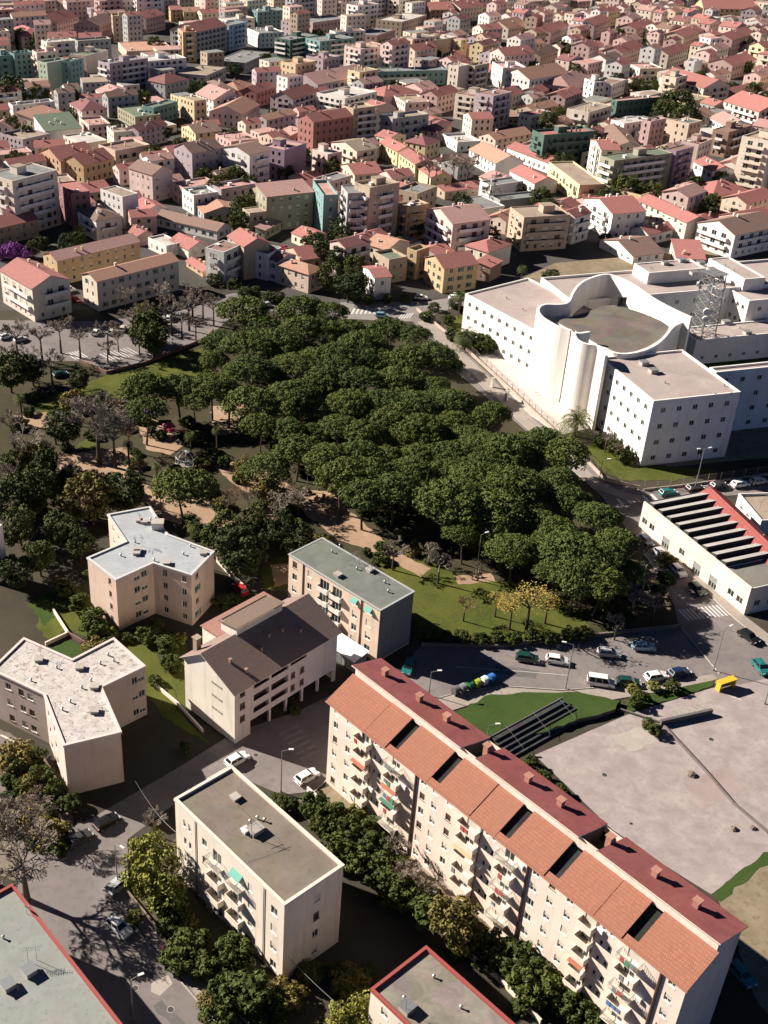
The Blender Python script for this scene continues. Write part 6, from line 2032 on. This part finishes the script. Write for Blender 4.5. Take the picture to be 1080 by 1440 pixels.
# ------------------------------------------------------------------ lamps, wires, signs, bins
def lamp(top, base, label, arm=(1.0, 0), double=False):
    h = tall(top, base[1]); g = G(*base)
    h = max(4.0, min(14, h))
    t = empty('street_lamp', (g.x, g.y, 0), 0, label, 'street lamp', 'street lamps')
    MB().tube((0, 0, 0), (0, 0, h), .11, .06, 8).build('pole', GALV, t)
    MB().tube((0, 0, 0), (0, 0, .5), .17, .15, 8).build('base', METAL, t)
    for s in ((1, -1) if double else (1,)):
        a = Vector((arm[0] * s, arm[1] * s, .25))
        MB().tube((0, 0, h - .05), Vector((0, 0, h)) + a, .045, None, 6).build('arm', GALV, t)
        q = Vector((0, 0, h)) + a; d = Vector((arm[0] * s, arm[1] * s, 0)).normalized(); e = Vector((-d.y, d.x, 0)) * .17
        m = MB(); m.obox(q - e, d * .75, e * 2, (0, 0, .14)); m.build('lamp_head', plain('lamp housing', (.6, .6, .58)), t)
    return t
lamp((394, 1056), (395, 1114), 'thin street lamp in the lit parking bay by the mast-roofed block')
lamp((805, 907), (795, 969), 'street lamp on the pavement above the raised lawn', (-1.2, .3))
lamp((1017, 885), (1003, 943), 'street lamp at the pavement tip by the road bend', (1.0, .5))
lamp((162, 1187), (166, 1247), 'street lamp beside the silver car', (.8, -.6))
lamp((189, 1378), (188, 1436), 'street lamp on the road at the lower edge', (.9, .4))
lamp((990, 632), (977, 688), 'tall double-headed street lamp in front of the courthouse', (1.0, .2), True)
lamp((848, 647), (842, 678), 'short street lamp at the courthouse lawn corner')
lamp((632, 413), (630, 440), 'street lamp on the corner by the junction')
lamp((682, 752), (669, 812), 'tall pale lamp standing on the park lawn edge', (.8, .3))
lamp((437, 662), (432, 690), 'leaning pale lamp by the sandy picnic clearing')
lamp((604, 945), (603, 978), 'short lamp beside the waste bins')
lamp((1081, 955), (1075, 990), 'white lamp at the right edge of the big court')
lamp((686, 1028), (684, 1046), 'thin lamp by the recess of the red rear roof')
def wire(a, za, b, zb, label, sag=1.2):
    p, q = G(*a, za), G(*b, zb)
    m = MB(); n = 14; pr = None
    for i in range(n + 1):
        f = i / n; v = p + (q - p) * f - Vector((0, 0, sag * 4 * f * (1 - f)))
        if pr is not None: m.tube(pr, v, .035, None, 4, 0, False)
        pr = v
    tag(m.build('overhead_cable', plain('cable', (.28, .27, .26))), label, 'cable')
wire((400, 1340), 4.5, (560, 1475), 3.0, 'pale cable running from the mast-roofed block to the lower edge')
wire((190, 1098), 7.0, (250, 1172), 5.0, 'thin cable from the dark yard to the mast-roofed block corner')
def sign():
    g = G(230, 1352)
    t = empty('road_sign', (g.x, g.y, .1), 0, 'round red and white road sign on the pavement by the shrubs', 'road sign')
    MB().tube((0, 0, 0), (0, 0, 2.9), .04, None, 6).build('pole', GALV, t)
    d = Vector((-.35, -.9, 0)).normalized(); c = Vector((0, 0, 2.5)) + d * .05
    MB().tube(c, c + d * .03, .42, None, 20).build('sign_plate', plain('sign red', (.5, .05, .05), .5), t)
    MB().tube(c + d * .031, c + d * .036, .29, None, 20).build('sign_field', WHITE, t)
sign()
def bin_(px, c, word, label):
    p, q = G(*px), G(px[0] + 10, px[1] - 5)
    t = empty('waste_bin', (p.x, p.y, .13), math.atan2(q.y - p.y, q.x - p.x), label, 'bin', 'waste bins by the pavement')
    m = MB()
    b, u = [(-.48, -.5, .2), (.48, -.5, .2), (.48, .5, .2), (-.48, .5, .2)], [(-.56, -.62, 1.25), (.56, -.62, 1.25), (.56, .62, 1.25), (-.56, .62, 1.25)]
    for i in range(4): m.face([b[i], b[(i + 1) % 4], u[(i + 1) % 4], u[i]])
    m.face(b[::-1]); m.box(-.6, -.67, 1.2, .6, .67, 1.28)
    m.build('body', plain('bin ' + word, c, .5), t)
    l = MB(); n = 6
    for i in range(n):
        a0, a1 = math.pi * i / n, math.pi * (i + 1) / n
        l.face([(-.56, -math.cos(a0) * .62, 1.282 + math.sin(a0) * .28), (.56, -math.cos(a0) * .62, 1.282 + math.sin(a0) * .28), (.56, -math.cos(a1) * .62, 1.282 + math.sin(a1) * .28), (-.56, -math.cos(a1) * .62, 1.282 + math.sin(a1) * .28)])
    l.face([(-.56, -math.cos(math.pi * i / n) * .62, 1.282 + math.sin(math.pi * i / n) * .28) for i in range(n + 1)][::-1]); l.face([(.56, -math.cos(math.pi * i / n) * .62, 1.282 + math.sin(math.pi * i / n) * .28) for i in range(n + 1)])
    l.build('lid', plain('bin lid ' + word, mul(c, 1.25), .45), t)
    for x in (-.4, .4):
        for y in (-.45, .45): MB().tube((x, y - .05, .1), (x, y + .05, .1), .1, None, 8).build('wheel', TYRE, t)
for c in (((640, 977), (.10, .10, .10), 'grey', 'dark grey waste bin at the left end of the bin row'), ((650, 973.5), (.16, .17, .17), 'steel', 'steel-grey waste bin second in the bin row'), ((660, 970), (.03, .13, .04), 'green', 'green waste bin third in the bin row'),
          ((670, 966.5), (.30, .34, .04), 'yellow', 'yellow-green waste bin fourth in the bin row'), ((680, 963), (.65, .66, .62), 'white', 'white waste bin fifth in the bin row'), ((690, 959.5), (.03, .12, .34), 'blue', 'blue waste bin at the right end of the bin row')):
    bin_(*c)
# yellow shelter
def shelter():
    p, q = G(1011, 974), G(1033, 967)
    t = empty('shelter', (p.x, p.y, 0), math.atan2(q.y - p.y, q.x - p.x), 'bright yellow open shelter at the corner of the big court', 'shelter')
    Y = plain('yellow paint', (.62, .40, .04), .5); L = (q - p).length
    MB().box(0, 0, 0, .3, 1.0, 1.75).build('side_panel', Y, t); MB().box(L - .3, 0, 0, L, 1.0, 1.75).build('side_panel', Y, t)
    MB().box(-.08, -.12, 1.754, L + .08, 1.12, 1.92).build('roof', Y, t); MB().box(.3, .9, 0.3, L - .3, .98, 1.75).build('back_panel', Y, t)
    MB().box(.5, .45, .42, L - .5, .85, .5).build('seat', METAL, t)
shelter()
# stepped stand between the lawn and the court
def stand():
    a, b, c, d = G(700, 1058), G(748, 1040), G(824, 1002), G(690, 1046)
    p, q = G(716, 1070), G(826, 1008)
    u = (q - p).normalized(); n = Vector((-u.y, u.x, 0)); L = (q - p).length
    t = empty('seating_steps', (p.x, p.y, 0), math.atan2(u.y, u.x), 'dark concrete seating steps between the raised lawn and the big court', 'steps')
    shade_conc = slab('dark concrete', (.05, .048, .046), .5, .5)  # concrete darkened so the steps' own shade is in the colour
    for i in range(5): 
        x0 = max(0, (2 - i)) * 2.2
        MB().box(x0 * .2, i * .85, 0, L - i * .5, i * .85 + .846, .36 * (i + 1)).build('step', shade_conc, t)
    MB().box(-3, 4.3, 0, L - 1.5, 4.5, 1.95).build('rear_wall', slab('dark grey concrete', (.12, .11, .105), .5, .4), t)  # rear wall in a darker grey concrete
    for k in range(3):
        x = L * (k + .5) / 3
        r = MB(); r.tube((x, 4.2, 1.8), (x, 4.2, 2.8), .03, None, 5); r.tube((x, 4.2, 2.8), (x, .1, 1.1), .03, None, 5); r.tube((x, .1, .3), (x, .1, 1.1), .03, None, 5)
        r.build('handrail', GALV, t)
stand()
def lowwall(px, h, w, label, mat, name='low_wall'):
    m = MB()
    g0 = G(*px[0])
    pts = [G(*p) - g0 for p in px]
    for a, b in zip(pts, pts[1:]):
        d = (b - a).normalized(); n = Vector((-d.y, d.x, 0)) * w / 2
        m.obox(a - n, b - a, n * 2, (0, 0, h))
    o = m.build(name, mat, None, False, (g0.x, g0.y, 0))
    return tag(o, label, 'wall')
lowwall([(928, 1020), (1000, 1004)], 1.1, .5, 'short dark concrete wall at the edge of the big court', slab('dark grey concrete', (.12, .11, .105), .5, .4))
lowwall([(868, 998), (930, 1018), (946, 1036), (985, 1078), (1030, 1130), (1080, 1172)], .45, .3, 'low kerb wall running diagonally across the big court', slab('court kerb', (.16, .13, .12), .5, .4))
lowwall([(845, 1003), (745, 1040)], .5, .3, 'low wall along the court side of the raised lawn', CONC)
lowwall([(112, 509), (150, 526), (205, 512), (292, 477), (300, 466)], .9, .35, 'brown retaining wall between the car park and the park grass', plaster('wall brown', (.22, .13, .10)))
lowwall([(212, 960), (250, 992), (285, 1030)], .7, .3, 'low garden wall beside the brown-roofed house', P_CREAM)
lowwall([(75, 860), (96, 893), (64, 908)], .8, .3, 'pale garden wall behind the lower three-winged block', P_CREAM)
lowwall([(96, 893), (128, 912)], .8, .3, 'short brown garden wall below the grass bank', plaster('wall brown', (.22, .13, .10)))
lowwall([(305, 790), (345, 832)], 1.2, .3, 'pale wall along the lane behind the upper three-winged block', P_CREAM)
lowwall([(2, 1040), (60, 1068), (90, 1120)], 1.0, .35, 'pale wall at the foot of the lower three-winged block', P_CREAM)
lowwall([(0, 1075), (40, 1090), (100, 1175)], .8, .4, 'stone wall between the bare tree garden and the road', plaster('field stone', (.28, .22, .18)))
lowwall([(432, 1112), (520, 1190), (580, 1245)], .9, .25, 'broken white garden wall behind the mast-roofed block', P_WHITE)
lowwall([(640, 1330), (700, 1378), (760, 1440)], .9, .25, 'garden wall beside the patched roof', P_CREAM)
lowwall([(180, 1258), (232, 1322), (300, 1390), (380, 1475)], .8, .22, 'low mossy wall between the pavement and the shrubs', plaster('moss wall', (.25, .2, .15)))
lowwall([(956, 884), (860, 893), (700, 911), (592, 908)], .7, .3, 'low dark wall at the foot of the park lawn', plaster('dark wall', (.16, .14, .12)))
def fence(px, h, label, base_h=.9, gap=3.0):
    g0 = G(*px[0]); t = empty('railing_fence', g0, 0, label, 'fence')
    pts = [G(*p) - g0 for p in px]
    bw, rl, posts = MB(), MB(), []
    for a, b in zip(pts, pts[1:]):
        d = b - a; ln = d.length; d /= ln; n = Vector((-d.y, d.x, 0)) * .15
        bw.obox(a - n, b - a, n * 2, (0, 0, base_h))
        k = max(1, int(ln / gap))
        for i in range(k): posts.append(a + d * (ln * i / k))
        for z in (base_h + .15, h - .1): rl.tube(a + Vector((0, 0, z)), b + Vector((0, 0, z)), .025, None, 4)
        for i in range(int(ln / .28)):
            q = a + d * (.28 * i); rl.tube(q + Vector((0, 0, base_h)), q + Vector((0, 0, h)), .014, None, 3, 0, False)
    bw.build('base_wall', plaster('fence wall', (.42, .34, .28)), t)
    rl.build('railing', plain('rusty railing', (.17, .13, .10), .7), t)
    pm = MB().box(-.05, -.05, 0, .05, .05, h + .1).mesh('post', METAL)
    for q in posts[:95]: inst('post', pm, t, q)
fence([(586, 436), (650, 488), (712, 545), (760, 590), (830, 655), (850, 676), (900, 688)], 2.6, 'long railing fence on a low wall between the park road and the courthouse')
fence([(905, 690), (960, 684), (1080, 668)], 2.4, 'dark railing fence along the road in front of the courthouse lawn', .5)
def pole_row():
    for i, (x, y, lab) in enumerate(((692, 545, 'left gate pillar of the courthouse entrance'), (712, 563, 'right gate pillar of the courthouse entrance'))):
        g = G(x, y); t = empty('gate_pillar', (g.x, g.y, 0), -.9, 'white ' + lab, 'pillar')
        MB().box(-.35, -.35, 0, .35, .35, 2.6).build('shaft', P_WHITE, t); MB().box(-.45, -.45, 2.602, .45, .45, 2.8).build('cap', CONC, t)
pole_row()
# park furniture
def gazebo():
    g = G(262, 655); t = empty('gazebo', (g.x, g.y, 0), 0, 'small white arched gazebo frame in a round garden bed', 'gazebo')
    r = 2.4; m = MB()
    for i in range(8):
        a = i * math.pi / 4; pr = Vector((math.cos(a) * r, math.sin(a) * r, 0)); MB().tube(pr, pr + Vector((0, 0, 2.3)), .07, None, 6).build('column', WHITE, t)
        pr = pr + Vector((0, 0, 2.3))
        for k in range(1, 7):
            e = k / 6 * math.pi / 2; q = Vector((math.cos(a) * r * math.cos(e), math.sin(a) * r * math.cos(e), 2.3 + math.sin(e) * 1.6))
            m.tube(pr, q, .045, None, 5); pr = q
        b = a + math.pi / 4; m.tube((math.cos(a) * r, math.sin(a) * r, 2.3), (math.cos(b) * r, math.sin(b) * r, 2.3), .06, None, 5)
    m.build('dome_frame', WHITE, t)
    MB().tube((0, 0, 0), (0, 0, .25), 2.8, None, 24).build('plinth', CONC, t)
gazebo()
def playground():
    g = G(238, 612); t = empty('play_frame', (g.x, g.y, 0), .4, 'red and blue climbing frame with slide in the shaded playground', 'climbing frame')
    RD, BL = plain('play red', (.55, .07, .09), .5), plain('play blue', (.05, .15, .4), .5)
    for x in (-1, 1):
        for y in (-1, 1): MB().tube((x, y, 0), (x, y, 2.6), .07, None, 6).build('post', BL, t)
    MB().box(-1.1, -1.1, 1.3, 1.1, 1.1, 1.4).build('deck', RD, t)
    m = MB(); ap = (0, 0, 3.6); c = [(-1.4, -1.4, 2.6), (1.4, -1.4, 2.6), (1.4, 1.4, 2.6), (-1.4, 1.4, 2.6)]
    for i in range(4): m.face([c[i], c[(i + 1) % 4], ap])
    m.build('roof', RD, t)
    MB().obox((1.1, -.4, 1.3), (3.0, 0, -1.2), (0, .8, 0), (0.03, 0, .08)).build('slide', RD, t)
    q = G(212, 590); u = empty('canopy', (q.x, q.y, 0), 0, 'small violet canopy on posts beside the climbing frame', 'canopy')
    for x in (-1.3, 1.3):
        for y in (-1.3, 1.3): MB().tube((x, y, 0), (x, y, 2.4), .05, None, 5).build('post', METAL, u)
    m = MB(); c = [(-1.6, -1.6, 2.4), (1.6, -1.6, 2.4), (1.6, 1.6, 2.4), (-1.6, 1.6, 2.4)]
    for i in range(4): m.face([c[i], c[(i + 1) % 4], (0, 0, 3.1)]); m.face([c[(i + 1) % 4], c[i], (0, 0, 3.06)])
    m.build('cloth', plain('violet cloth', (.25, .12, .32), .8), u)
playground()
def bench(px, rz, label, c=(.2, .13, .08)):
    g = G(*px); t = empty('park_bench', (g.x, g.y, 0), rz, label, 'bench', 'park benches')
    wd = plain('bench %s' % (c,), c, .7)
    MB().box(-.9, -.25, .42, .9, .25, .48).build('seat', wd, t); MB().obox((-.9, .25, .5), (1.8, 0, 0), (0, .05, 0), (0, .12, .45)).build('backrest', wd, t)
    for x in (-.75, .7): MB().box(x, -.22, 0, x + .06, .26, .418).build('leg', METAL, t)
bench((565, 641), .3, 'pink bench in a clearing among the pines', (.5, .16, .2)); bench((446, 704), 1.0, 'brown bench on the sandy clearing below the pines'); bench((456, 700), 1.4, 'second brown bench on the sandy clearing, nearer the leaning lamp')
bench((100, 633), .2, 'dark bench at the top edge of the sandy path bend', (.06, .06, .08)); bench((672, 812), .1, 'brown bench by the lawn lamp')
def stone(px, s, label):
    rnd = random.Random(int(px[0])); g = G(*px); m = MB(); n = 9
    rings = [[(math.cos(6.283 * i / n) * s * r * rnd.uniform(.8, 1.2), math.sin(6.283 * i / n) * s * r * rnd.uniform(.8, 1.2), z * s + rnd.uniform(-.06, .06)) for i in range(n)] for r, z in ((1, 0), (1.05, .35), (.8, .7), (.35, .9))]
    for a, b in zip(rings, rings[1:]):
        for i in range(n): m.face([a[i], a[(i + 1) % n], b[(i + 1) % n], b[i]])
    m.face(rings[-1])
    o = m.build('boulder', ground('boulder', (.14, .10, .085), (.26, .2, .17), .9), None, False, (g.x, g.y, 0)); tag(o, label, 'boulder', 'boulders on the court')
stone((972, 1090), .7, 'brown boulder by the middle of the diagonal kerb wall'); stone((1031, 1166), .55, 'small dark boulder low on the diagonal kerb wall'); stone((1058, 1165), .5, 'small boulder at the right end of the diagonal kerb wall'); stone((922, 1030), .9, 'large rust-brown boulder where the kerb walls meet'); stone((910, 1018), .7, 'brown boulder just left of the largest one'); stone((886, 1158), .25, 'tiny dark stone alone on the big court')
